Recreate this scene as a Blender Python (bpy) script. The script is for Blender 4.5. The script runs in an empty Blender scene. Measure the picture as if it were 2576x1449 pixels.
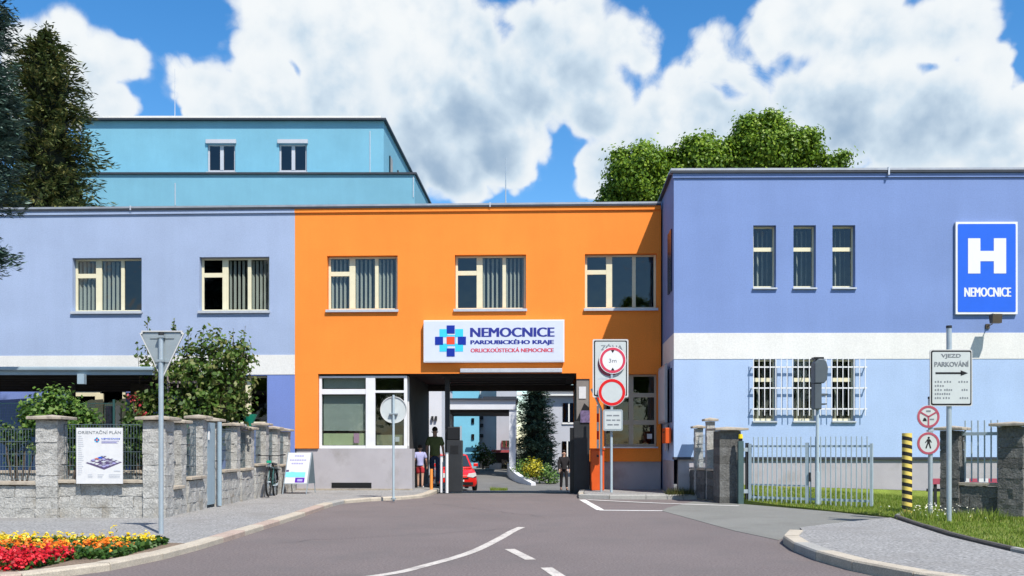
import bpy, bmesh, math, random
import numpy as np
from mathutils import Vector, Matrix, noise as mnoise
R = math.radians
rng = random.Random(7)
nrng = np.random.default_rng(11)
scene = bpy.context.scene
COL = scene.collection

# ------------------------------------------------------------------ camera
cam_d = bpy.data.cameras.new('camera')
cam_d.sensor_width = 36.0
cam_d.lens = 36.0 * 2300 / 2576
cam_d.shift_y = 0.1555
cam_d.clip_end = 3000
cam = bpy.data.objects.new('camera', cam_d)
cam.location = (0, 0, 1.3)
cam.rotation_euler = (R(90), 0, 0)
COL.objects.link(cam)
scene.camera = cam

# ------------------------------------------------------------------ sun + sky
SUN_EL, SUN_AZ = 54.0, 30.5          # azimuth to the right of straight behind the camera
sd = bpy.data.lights.new('sun', 'SUN')
sd.energy = 4.9
sd.angle = R(0.5)
sd.color = (1.0, 0.955, 0.89)
sun = bpy.data.objects.new('sun', sd)
sv = Vector((math.sin(R(SUN_AZ)) * math.cos(R(SUN_EL)), -math.cos(R(SUN_AZ)) * math.cos(R(SUN_EL)), math.sin(R(SUN_EL))))
sun.rotation_euler = sv.to_track_quat('Z', 'Y').to_euler()
sun.location = sv * 60
COL.objects.link(sun)
scene.view_settings.view_transform = 'Standard'
scene.view_settings.look = 'None'
scene.view_settings.gamma = 1
scene.view_settings.use_curve_mapping = False
scene.view_settings.exposure = 0.50
scene.cycles.max_bounces = 8
scene.cycles.transparent_max_bounces = 16

world = bpy.data.worlds.new('World')
scene.world = world
world.use_nodes = True
wt = world.node_tree
wt.nodes.clear()
N, L = wt.nodes, wt.links

def wn(t, **k):
    n = N.new(t)
    for a, b in k.items():
        setattr(n, a, b)
    return n

def wmath(op, a, b=None, c=None, clamp=False):
    n = wn('ShaderNodeMath', operation=op, use_clamp=clamp)
    for i, x in enumerate((a, b, c)):
        if x is None:
            continue
        if isinstance(x, (int, float)):
            n.inputs[i].default_value = x
        else:
            L.new(x, n.inputs[i])
    return n.outputs[0]

def wvec(op, a, b):
    n = wn('ShaderNodeVectorMath', operation=op)
    for i, x in enumerate((a, b)):
        if isinstance(x, (tuple, list, Vector)):
            n.inputs[i].default_value = x
        else:
            L.new(x, n.inputs[i])
    return n

sky = wn('ShaderNodeTexSky', sky_type='NISHITA')
sky.sun_disc = False
sky.sun_elevation = R(SUN_EL)
sky.sun_rotation = R(180 - SUN_AZ)
sky.air_density = 1.0
sky.dust_density = 0.3
sky.ozone_density = 2.5
tc = wn('ShaderNodeTexCoord')
D0 = tc.outputs['Generated']

def wnoise(vec, scale, detail=6, rough=0.55, dist=0.0):
    n = wn('ShaderNodeTexNoise')
    n.noise_dimensions = '3D'
    L.new(vec, n.inputs['Vector'])
    n.inputs['Scale'].default_value = scale
    n.inputs['Detail'].default_value = detail
    n.inputs['Roughness'].default_value = rough
    n.inputs['Distortion'].default_value = dist
    return n

def warp(vec, scale, amp):
    n = wnoise(vec, scale, 3, 0.5)
    s = wvec('SUBTRACT', n.outputs['Color'], (0.5, 0.5, 0.5)).outputs[0]
    s = wvec('SCALE', s, (0, 0, 0))
    s.inputs['Scale'].default_value = amp
    return wvec('ADD', vec, s.outputs[0]).outputs[0]

def puffs(vec, scale, detail=2.0, rough=0.55, lac=2.3):
    n = wn('ShaderNodeTexVoronoi')
    n.feature = 'F1'
    n.inputs['Scale'].default_value = scale
    n.inputs['Detail'].default_value = detail
    n.inputs['Roughness'].default_value = rough
    n.inputs['Lacunarity'].default_value = lac
    L.new(vec, n.inputs['Vector'])
    return n.outputs['Distance']
W1 = warp(D0, 14.0, 0.035)
P1 = warp(D0, 6.0, 0.05)
# cumulus masses: direction (as slopes from straight ahead) and angular radius
clouds = [(60, 120, 95), (150, 105, 85), (235, 165, 105), (300, 165, 70), (170, 240, 110), (60, 240, 90), (275, 250, 75),
          (515, 205, 85), (545, 275, 95), (650, 95, 85), (700, 20, 110), (800, 70, 150), (930, 40, 170), (1080, 50, 140),
          (1165, 130, 120), (690, 250, 150), (880, 260, 210), (1100, 300, 210), (1345, 75, 95), (1450, 60, 115), (1540, 110, 100),
          (1590, 165, 60), (1350, 220, 180), (1500, 280, 110), (1240, 350, 150), (1150, 420, 120), (1330, 330, 110), (1000, 420, 120),
          (1790, 160, 80), (1705, 225, 70), (1640, 285, 80), (1760, 300, 130), (1600, 350, 110), (1940, 90, 90), (2040, 50, 130),
          (2180, 100, 150), (2330, 90, 130), (2425, 70, 85), (2470, 180, 80), (2120, 270, 200), (1880, 310, 160), (2350, 310, 190),
          (2540, 330, 130), (2000, 230, 110), (1860, 190, 80), (2250, 230, 120), (1200, 220, 120), (1480, 180, 100), (1050, 200, 130), (420, 330, 40), (2480, 430, 120), (1520, 420, 100), (2000, 420, 150)]
caps = []
for u, v, r in clouds:
    a, b = (u - 1288) / 2300, (1125 - v) / 2300
    d = Vector((a, 1, b))
    caps.append((d.normalized(), r * .93 / 2300 / d.length))
crng = random.Random(5)
while len(caps) < len(clouds) + 9:
    az = crng.uniform(R(42), R(318))
    el = crng.uniform(R(4), R(75))
    d = Vector((math.sin(az) * math.cos(el), math.cos(az) * math.cos(el), math.sin(el)))
    caps.append((d, crng.uniform(0.10, 0.24)))
dens = None
for d, r in caps:
    dist = wvec('DISTANCE', P1, tuple(d)).outputs['Value']
    val = wmath('MULTIPLY_ADD', dist, -1.0 / r, 1.0)
    val = wmath('MULTIPLY', val, 1.35 * min(1.0, r / 0.05))
    dens = val if dens is None else wmath('SMOOTH_MAX', dens, val, 0.22)
n_big = wnoise(D0, 7.0, 8, 0.58, 0.0)
f1 = wmath('MULTIPLY_ADD', n_big.outputs['Fac'], 1.0, -0.50)
pf = puffs(W1, 15.0)
f2 = wmath('MULTIPLY_ADD', pf, -0.55, 0.48)
dd = wmath('ADD', wmath('ADD', dens, f1), f2)
dd = wmath('SUBTRACT', dd, 0.03)
def smooth(x, lo, hi):
    n = wn('ShaderNodeMapRange', interpolation_type='SMOOTHSTEP')
    L.new(x, n.inputs['Value'])
    n.inputs['From Min'].default_value = lo
    n.inputs['From Max'].default_value = hi
    return n.outputs['Result']
wisp = wnoise(D0, 20.0, 8, 0.68, 0.6)
dw = wmath('ADD', dd, wmath('MULTIPLY_ADD', wisp.outputs['Fac'], 0.7, -0.35))
soft_edge = smooth(wnoise(D0, 5.0, 2, 0.5).outputs['Fac'], 0.42, 0.58)
mixn = wn('ShaderNodeMix')
L.new(soft_edge, mixn.inputs[0])
L.new(smooth(dd, -0.05, 0.14), mixn.inputs[2])
L.new(smooth(dw, -0.16, 0.30), mixn.inputs[3])
alpha = mixn.outputs[0]
# relief: puffs and folds lit from the sun's side
off = tuple(Vector((0.014, -0.004, 0.020)))
D1 = wvec('ADD', D0, off).outputs[0]
pg = puffs(warp(D1, 14.0, 0.035), 15.0)
r1 = wnoise(D0, 10.0, 7, 0.58, 0.1)
r2 = wnoise(D1, 10.0, 7, 0.58, 0.1)
rel = wmath('ADD', wmath('SUBTRACT', r2.outputs['Fac'], r1.outputs['Fac']), wmath('MULTIPLY', wmath('SUBTRACT', pf, pg), 0.25))
n_soft = wnoise(D0, 3.6, 3, 0.5)
# undersides: lower sky is greyer, modulated by broad noise
sx = wn('ShaderNodeSeparateXYZ')
L.new(D0, sx.inputs[0])
low = smooth(sx.outputs['Z'], 0.46, 0.20)
thick = smooth(dd, 0.05, 0.7)
# thick grey-bellied parts of the clouds
bellies = [(1190, 330, 190, .9), (1120, 440, 190, 1), (1260, 450, 150, 1), (820, 300, 170, .55), (980, 380, 150, .6), (2290, 330, 190, 1), (2150, 370, 200, 1), (1860, 270, 150, .5), (2030, 170, 150, .45), (1500, 330, 130, .6), (1640, 400, 150, .4), (1480, 200, 110, .5), (620, 270, 90, .4), (200, 230, 110, .45), (2440, 330, 130, .8), (100, 180, 80, .3), (1330, 260, 120, .5)]
P2 = warp(D0, 4.0, 0.07)
bl_ = None
for u, v, r, s_ in bellies:
    a, b = (u - 1288) / 2300, (1125 - v) / 2300
    d = Vector((a, 1, b))
    q = wvec('DISTANCE', P2, tuple(d.normalized())).outputs['Value']
    q = wmath('MULTIPLY_ADD', q, -s_ / (r / 2300 / d.length), s_, clamp=True)
    bl_ = q if bl_ is None else wmath('MAXIMUM', bl_, q)
g0 = wmath('MULTIPLY_ADD', rel, 1.7, 0.17)
g1 = wmath('ADD', wmath('MULTIPLY', bl_, 0.85), wmath('MULTIPLY_ADD', n_soft.outputs['Fac'], 0.7, -0.36))
g2 = wmath('MULTIPLY', low, 0.22)
gsum = wmath('ADD', wmath('ADD', g0, g1), g2)
gsum = wmath('MULTIPLY', gsum, wmath('MULTIPLY_ADD', thick, 0.85, 0.15))
grey = smooth(gsum, -0.15, 1.40)
ramp = wn('ShaderNodeValToRGB')
L.new(grey, ramp.inputs[0])
e = ramp.color_ramp.elements
e[0].position = 0.0
e[0].color = (0.90, 0.935, 0.955, 1)
e[1].position = 1.0
e[1].color = (0.33, 0.46, 0.62, 1)
m = e.new(0.4)
m.color = (0.62, 0.74, 0.85, 1)
CL = wn('ShaderNodeBackground')
L.new(ramp.outputs[0], CL.inputs['Color'])
CL.inputs['Strength'].default_value = 0.72
BG = wn('ShaderNodeBackground')
hsv = wn('ShaderNodeHueSaturation')
L.new(sky.outputs[0], hsv.inputs['Color'])
hsv.inputs['Saturation'].default_value = 1.34
hsv.inputs['Value'].default_value = 1.18
L.new(hsv.outputs[0], BG.inputs['Color'])
BG.inputs['Strength'].default_value = 0.115
MX = wn('ShaderNodeMixShader')
L.new(alpha, MX.inputs[0])
L.new(BG.outputs[0], MX.inputs[1])
L.new(CL.outputs[0], MX.inputs[2])
OUT = wn('ShaderNodeOutputWorld')
L.new(MX.outputs[0], OUT.inputs[0])
world.cycles.sampling_method = 'MANUAL'
world.cycles.sample_map_resolution = 512

# ------------------------------------------------------------------ materials
MATS = {}
def mat(name, col, rough=0.8, var=0.12, scale=3.0, bump=0.0, bscale=60.0, metal=0.0, stain=None, sscale=0.6, fine=0.0, fscale=180.0, spec=0.35, emit=0.0):
    """one procedural surface: base colour, broad and fine mottling, optional stains and bump"""
    if name in MATS:
        return MATS[name]
    m = bpy.data.materials.new(name)
    MATS[name] = m
    m.use_nodes = True
    t = m.node_tree
    b = t.nodes['Principled BSDF']
    b.inputs['Roughness'].default_value = rough
    b.inputs['Metallic'].default_value = metal
    if not metal:
        col = tuple(c_ * .83 for c_ in col)
        stain = tuple(c_ * .83 for c_ in stain) if stain else None
    b.inputs['Specular IOR Level'].default_value = spec
    c = t.nodes.new('ShaderNodeTexCoord')
    def nz(sc, det=4, ro=0.6):
        n = t.nodes.new('ShaderNodeTexNoise')
        t.links.new(c.outputs['Object'], n.inputs['Vector'])
        n.inputs['Scale'].default_value = sc
        n.inputs['Detail'].default_value = det
        n.inputs['Roughness'].default_value = ro
        return n.outputs['Fac']
    def mul(colsock, fac, amt):
        mr = t.nodes.new('ShaderNodeMapRange')
        t.links.new(fac, mr.inputs['Value'])
        mr.inputs['From Min'].default_value = 0.3
        mr.inputs['From Max'].default_value = 0.7
        mr.inputs['To Min'].default_value = 1 - amt
        mr.inputs['To Max'].default_value = 1 + amt
        mr.clamp = True
        v = t.nodes.new('ShaderNodeVectorMath')
        v.operation = 'SCALE'
        t.links.new(colsock, v.inputs[0])
        t.links.new(mr.outputs[0], v.inputs['Scale'])
        return v.outputs[0]
    rgb = t.nodes.new('ShaderNodeRGB')
    rgb.outputs[0].default_value = (*col, 1)
    cur = rgb.outputs[0]
    if var:
        cur = mul(cur, nz(scale), var)
    if fine:
        cur = mul(cur, nz(fscale, 2), fine)
    if stain:
        mr = t.nodes.new('ShaderNodeMapRange')
        t.links.new(nz(sscale, 6, 0.65), mr.inputs['Value'])
        mr.inputs['From Min'].default_value = 0.52
        mr.inputs['From Max'].default_value = 0.72
        mr.clamp = True
        mx = t.nodes.new('ShaderNodeMixRGB')
        mx.inputs[2].default_value = (*stain, 1)
        t.links.new(mr.outputs[0], mx.inputs[0])
        t.links.new(cur, mx.inputs[1])
        cur = mx.outputs[0]
    t.links.new(cur, b.inputs['Base Color'])
    if bump:
        bp = t.nodes.new('ShaderNodeBump')
        bp.inputs['Strength'].default_value = bump
        bp.inputs['Distance'].default_value = 0.02
        t.links.new(nz(bscale, 5), bp.inputs['Height'])
        t.links.new(bp.outputs[0], b.inputs['Normal'])
    if emit:
        b.inputs['Emission Color'].default_value = (*col, 1)
        b.inputs['Emission Strength'].default_value = emit
    return m

def plaster(name, col):
    m = mat(name, col, 0.9, 0.045, 0.7, 0.30, 70, fine=0.07, fscale=30, spec=0.2)
    # faint vertical rain streaks and broad fading
    t = m.node_tree
    b = t.nodes['Principled BSDF']
    src = b.inputs['Base Color'].links[0].from_socket
    c = t.nodes.new('ShaderNodeTexCoord')
    cur = src
    for sc, a in (((2.2, 2.2, 0.22), 0.022), ((0.25, 0.25, 0.5), 0.05), ((7.0, 7.0, 1.2), 0.012)):
        mp = t.nodes.new('ShaderNodeMapping')
        mp.inputs['Scale'].default_value = sc
        t.links.new(c.outputs['Object'], mp.inputs['Vector'])
        n = t.nodes.new('ShaderNodeTexNoise')
        n.inputs['Scale'].default_value = 1.0
        n.inputs['Detail'].default_value = 5
        t.links.new(mp.outputs[0], n.inputs['Vector'])
        r = t.nodes.new('ShaderNodeMapRange')
        t.links.new(n.outputs['Fac'], r.inputs['Value'])
        r.inputs['From Min'].default_value = 0.35
        r.inputs['From Max'].default_value = 0.65
        r.inputs['To Min'].default_value = 1 - a
        r.inputs['To Max'].default_value = 1 + a * 0.5
        v = t.nodes.new('ShaderNodeVectorMath')
        v.operation = 'SCALE'
        t.links.new(cur, v.inputs[0])
        t.links.new(r.outputs[0], v.inputs['Scale'])
        cur = v.outputs[0]
    t.links.new(cur, b.inputs['Base Color'])
    return m

def leafmat(name, c0, c1, c2, trans=0.25, rough=0.5):
    if name in MATS:
        return MATS[name]
    m = bpy.data.materials.new(name)
    MATS[name] = m
    m.use_nodes = True
    t = m.node_tree
    b = t.nodes['Principled BSDF']
    b.inputs['Roughness'].default_value = rough
    b.inputs['Specular IOR Level'].default_value = 0.3
    g = t.nodes.new('ShaderNodeNewGeometry')
    r = t.nodes.new('ShaderNodeValToRGB')
    t.links.new(g.outputs['Random Per Island'], r.inputs[0])
    e = r.color_ramp.elements
    e[0].color = (*c0, 1)
    e[1].color = (*c2, 1)
    e.new(0.6).color = (*c1, 1)
    t.links.new(r.outputs[0], b.inputs['Base Color'])
    tr = t.nodes.new('ShaderNodeBsdfTranslucent')
    t.links.new(r.outputs[0], tr.inputs[0])
    mx = t.nodes.new('ShaderNodeMixShader')
    mx.inputs[0].default_value = trans
    t.links.new(b.outputs[0], mx.inputs[1])
    t.links.new(tr.outputs[0], mx.inputs[2])
    t.links.new(mx.outputs[0], t.nodes['Material Output'].inputs[0])
    return m

def glassmat(name, tint, rough=0.03, refl=0.10):
    """window glass: mostly clear, grazing and mirror reflection on top, slight waviness"""
    if name in MATS:
        return MATS[name]
    m = bpy.data.materials.new(name)
    MATS[name] = m
    m.use_nodes = True
    t = m.node_tree
    t.nodes.remove(t.nodes['Principled BSDF'])
    tr = t.nodes.new('ShaderNodeBsdfTransparent')
    tr.inputs[0].default_value = (*tint, 1)
    gl = t.nodes.new('ShaderNodeBsdfGlossy')
    gl.inputs['Roughness'].default_value = rough
    c = t.nodes.new('ShaderNodeTexCoord')
    n = t.nodes.new('ShaderNodeTexNoise')
    n.inputs['Scale'].default_value = 1.6
    t.links.new(c.outputs['Object'], n.inputs['Vector'])
    bp = t.nodes.new('ShaderNodeBump')
    bp.inputs['Strength'].default_value = 0.15
    bp.inputs['Distance'].default_value = 0.05
    t.links.new(n.outputs['Fac'], bp.inputs['Height'])
    t.links.new(bp.outputs[0], gl.inputs['Normal'])
    f = t.nodes.new('ShaderNodeFresnel')
    f.inputs['IOR'].default_value = 1.5
    a = t.nodes.new('ShaderNodeMath')
    a.operation = 'ADD'
    a.use_clamp = True
    t.links.new(f.outputs[0], a.inputs[0])
    a.inputs[1].default_value = refl
    geo = t.nodes.new('ShaderNodeNewGeometry')
    fb = t.nodes.new('ShaderNodeMath')
    fb.operation = 'SUBTRACT'
    fb.inputs[0].default_value = 1.0
    t.links.new(geo.outputs['Backfacing'], fb.inputs[1])
    ml = t.nodes.new('ShaderNodeMath')
    ml.operation = 'MULTIPLY'
    t.links.new(a.outputs[0], ml.inputs[0])
    t.links.new(fb.outputs[0], ml.inputs[1])
    mx = t.nodes.new('ShaderNodeMixShader')
    t.links.new(ml.outputs[0], mx.inputs[0])
    t.links.new(tr.outputs[0], mx.inputs[1])
    t.links.new(gl.outputs[0], mx.inputs[2])
    t.links.new(mx.outputs[0], t.nodes['Material Output'].inputs[0])
    return m

M = dict(
    lavender=plaster('lavender_plaster', (0.37, 0.455, 0.63)),
    midblue=plaster('mid_blue_plaster', (0.19, 0.265, 0.58)),
    white=plaster('white_plaster', (0.78, 0.77, 0.73)),
    orange=plaster('orange_plaster', (1.0, 0.285, 0.045)),
    annexup=plaster('periwinkle_plaster', (0.21, 0.30, 0.56)),
    annexlow=plaster('pale_blue_plaster', (0.42, 0.55, 0.77)),
    teal=plaster('turquoise_plaster', (0.19, 0.43, 0.55)),
    plinth=mat('plinth_plaster', (0.44, 0.415, 0.43), 0.9, 0.06, 1.5, 0.3, 80, fine=0.06, stain=(0.33, 0.31, 0.30), sscale=1.1),
    greywall=plaster('pale_grey_plaster', (0.50, 0.51, 0.55)),
    whitewall=plaster('off_white_plaster', (0.72, 0.73, 0.76)),
    tealfar=plaster('far_turquoise_plaster', (0.22, 0.56, 0.72)),
    cream=mat('cream_window_paint', (0.78, 0.72, 0.50), 0.45, 0.05, 5),
    whitepvc=mat('white_window_plastic', (0.80, 0.80, 0.80), 0.35, 0.04, 5),
    sill=mat('grey_sill_metal', (0.50, 0.52, 0.55), 0.4, 0.08, 8, metal=0.3),
    coping=mat('roof_edge_metal', (0.36, 0.37, 0.39), 0.45, 0.12, 4, metal=0.5),
    darkcoping=mat('dark_edge_metal', (0.045, 0.05, 0.06), 0.5, 0.12, 4, metal=0.3),
    glass=glassmat('window_glass', (0.78, 0.82, 0.82), refl=0.03),
    glassdark=glassmat('dark_window_glass', (0.16, 0.19, 0.21), refl=0.04),
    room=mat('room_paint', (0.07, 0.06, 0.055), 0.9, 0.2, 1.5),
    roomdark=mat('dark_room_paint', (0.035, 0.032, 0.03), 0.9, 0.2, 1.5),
    blind=mat('blind_fabric', (0.70, 0.66, 0.56), 0.8, 0.05, 3),
    asphalt=mat('old_red_grey_asphalt', (0.188, 0.158, 0.152), 0.92, 0.08, 0.5, 0.7, 110, fine=0.34, fscale=38, stain=(0.16, 0.142, 0.137), sscale=0.9),
    asphalt2=mat('green_grey_asphalt', (0.215, 0.215, 0.195), 0.92, 0.08, 0.8, 0.5, 130, fine=0.2, fscale=60, stain=(0.17, 0.165, 0.15), sscale=0.6),
    yard=mat('courtyard_asphalt', (0.17, 0.165, 0.155), 0.92, 0.08, 0.8, 0.4, 100, fine=0.15, fscale=50, stain=(0.13, 0.125, 0.12), sscale=0.5),
    pave=mat('grit_pavement', (0.30, 0.295, 0.285), 0.93, 0.06, 1.3, 0.6, 110, fine=0.5, fscale=30, stain=(0.25, 0.24, 0.225), sscale=0.8),
    kerbA=mat('kerb_granite_light', (0.50, 0.44, 0.35), 0.85, 0.12, 5, 0.4, 70, fine=0.2, fscale=70),
    kerbB=mat('kerb_granite_pink', (0.44, 0.34, 0.28), 0.85, 0.12, 5, 0.4, 70, fine=0.2, fscale=70),
    kerbC=mat('kerb_granite_grey', (0.38, 0.37, 0.34), 0.85, 0.12, 5, 0.4, 70, fine=0.2, fscale=70),
    kerbD=mat('dark_edging', (0.10, 0.09, 0.08), 0.9, 0.2, 5, 0.4, 70),
    paint=mat('road_paint', (0.56, 0.52, 0.47), 0.8, 0.10, 3, fine=0.25, fscale=40, stain=(0.26, 0.23, 0.22), sscale=3.5),
    paintw=mat('white_road_paint', (0.74, 0.73, 0.70), 0.8, 0.08, 3, fine=0.15, fscale=40, stain=(0.45, 0.43, 0.40), sscale=1.5),
    soil=mat('dry_soil', (0.22, 0.165, 0.12), 0.95, 0.2, 4, 0.9, 40, fine=0.35, fscale=50),
    ground=mat('earth', (0.12, 0.12, 0.07), 0.95, 0.2, 0.5, 0.4, 20),
    lawn=mat('lawn_turf', (0.16, 0.21, 0.03), 0.95, 0.3, 1.6, 0.8, 50, fine=0.3, fscale=60, stain=(0.22, 0.21, 0.06), sscale=0.8),
    splitL=mat('split_face_concrete', (0.45, 0.44, 0.41), 0.95, 0.16, 9, 1.0, 34, fine=0.28, fscale=38, stain=(0.30, 0.27, 0.22), sscale=2),
    splitR=mat('dark_split_stone', (0.15, 0.148, 0.14), 0.95, 0.2, 7, 1.0, 30, fine=0.3, fscale=34),
    cap=mat('cap_concrete', (0.44, 0.38, 0.30), 0.9, 0.14, 7, 0.4, 60, fine=0.15, stain=(0.20, 0.17, 0.14), sscale=3),
    galv=mat('galvanised_steel', (0.40, 0.46, 0.50), 0.42, 0.08, 6, metal=0.45),
    galvpale=mat('pale_painted_steel', (0.42, 0.51, 0.55), 0.5, 0.08, 6),
    greensteel=mat('green_fence_coating', (0.02, 0.075, 0.07), 0.5, 0.1, 5),
    steelgrey=mat('blue_grey_fence_wire', (0.11, 0.15, 0.17), 0.5, 0.1, 5),
    dark=mat('charcoal_steel', (0.028, 0.030, 0.033), 0.5, 0.15, 4),
    black=mat('black_plastic', (0.012, 0.012, 0.013), 0.45, 0.1, 4),
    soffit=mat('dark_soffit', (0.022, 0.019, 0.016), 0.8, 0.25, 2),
    fascia=mat('blue_grey_fascia', (0.29, 0.37, 0.42), 0.45, 0.06, 3, metal=0.2),
    signback=mat('sign_back_aluminium', (0.33, 0.38, 0.40), 0.45, 0.06, 5, metal=0.4),
    signrim=mat('sign_rim', (0.62, 0.62, 0.60), 0.5, 0.05, 5),
    signface=mat('reflective_grey_white', (0.56, 0.60, 0.59), 0.5, 0.04, 8),
    signwhite=mat('sign_white', (0.80, 0.80, 0.80), 0.4, 0.02, 8),
    signpale=mat('light_box_panel', (0.66, 0.71, 0.86), 0.35, 0.03, 3),
    red=mat('sign_red', (0.70, 0.01, 0.012), 0.4, 0.04, 8),
    pinkred=mat('faded_sign_red', (0.64, 0.05, 0.10), 0.45, 0.06, 8),
    dullred=mat('weathered_sign_red', (0.42, 0.08, 0.12), 0.5, 0.12, 12),
    hblue=mat('sign_blue', (0.02, 0.13, 0.72), 0.35, 0.03, 4),
    navy=mat('logo_navy', (0.006, 0.03, 0.34), 0.4, 0.02, 4),
    cyan=mat('logo_cyan', (0.05, 0.62, 0.90), 0.4, 0.02, 4),
    logored=mat('logo_red', (0.88, 0.08, 0.03), 0.4, 0.02, 4),
    letred=mat('lettering_red', (0.66, 0.10, 0.14), 0.4, 0.02, 4),
    letnavy=mat('lettering_navy', (0.03, 0.04, 0.28), 0.4, 0.02, 4),
    lettergrey=mat('lettering_grey', (0.20, 0.22, 0.24), 0.5, 0.05, 4),
    violet=mat('poster_violet', (0.12, 0.02, 0.42), 0.4, 0.05, 4),
    palepurple=mat('poster_pale_purple', (0.40, 0.38, 0.66), 0.4, 0.05, 4),
    pcyan=mat('poster_cyan', (0.22, 0.70, 0.92), 0.4, 0.05, 4),
    pgrey=mat('poster_pale_grey', (0.62, 0.64, 0.68), 0.5, 0.05, 4),
    yellow=mat('bollard_yellow', (0.82, 0.62, 0.14), 0.5, 0.06, 6),
    blackp=mat('bollard_black', (0.02, 0.02, 0.02), 0.5, 0.1, 6),
    amber=mat('amber_lens', (0.85, 0.62, 0.01), 0.3, 0.04, 6),
    barrier=mat('barrier_orange', (0.72, 0.10, 0.012), 0.45, 0.06, 3),
    postorange=mat('post_orange', (0.85, 0.30, 0.06), 0.45, 0.06, 3),
    carred=mat('car_red', (0.70, 0.02, 0.015), 0.22, 0.03, 2, spec=0.6),
    tyre=mat('tyre_rubber', (0.02, 0.02, 0.02), 0.85, 0.1, 9),
    chrome=mat('bright_metal', (0.7, 0.7, 0.7), 0.2, 0.03, 4, metal=0.9),
    bark=mat('bark', (0.10, 0.075, 0.055), 0.95, 0.3, 6, 1.0, 20),
    skin=mat('skin', (0.52, 0.31, 0.22), 0.55, 0.05, 9),
    hair=mat('dark_hair', (0.03, 0.02, 0.015), 0.7, 0.2, 30),
    shirtgreen=mat('olive_cloth', (0.17, 0.20, 0.07), 0.9, 0.1, 9),
    jeans=mat('dark_denim', (0.05, 0.07, 0.13), 0.9, 0.12, 12),
    shirtlilac=mat('lilac_cloth', (0.42, 0.42, 0.66), 0.9, 0.06, 9),
    shoulder=mat('pale_green_cloth', (0.45, 0.55, 0.38), 0.9, 0.06, 9),
    shortsred=mat('red_cloth', (0.45, 0.03, 0.04), 0.9, 0.08, 9),
    blackcloth=mat('black_cloth', (0.02, 0.018, 0.02), 0.9, 0.1, 9),
    sock=mat('white_cloth', (0.7, 0.7, 0.7), 0.9, 0.05, 9),
    paleyellow=mat('pale_yellow_paper', (0.70, 0.74, 0.42), 0.8, 0.05, 3),
    pinknote=mat('pink_paper', (0.80, 0.45, 0.58), 0.8, 0.05, 3),
    green=mat('green_plastic', (0.01, 0.33, 0.20), 0.5, 0.1, 6),
    brownbar=mat('brown_grey_paint', (0.30, 0.25, 0.24), 0.7, 0.1, 6),
    awning=mat('awning_red', (0.38, 0.06, 0.07), 0.6, 0.08, 4),
    postercol=mat('dusky_poster', (0.16, 0.12, 0.22), 0.5, 0.5, 12),
    shutter=mat('venetian_grey', (0.62, 0.66, 0.57), 0.7, 0.06, 4),
    planC=mat('plan_grey', (0.36, 0.35, 0.45), 0.6, 0.2, 30),
    planD=mat('plan_dark', (0.10, 0.07, 0.16), 0.6, 0.2, 30),
    planR=mat('plan_red', (0.5, 0.16, 0.15), 0.6, 0.2, 30),
    brass=mat('bronze_lamp', (0.10, 0.08, 0.06), 0.4, 0.1, 5, metal=0.5),
    lens=mat('lamp_lens', (0.75, 0.72, 0.62), 0.2, 0.05, 5),
)

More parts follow.
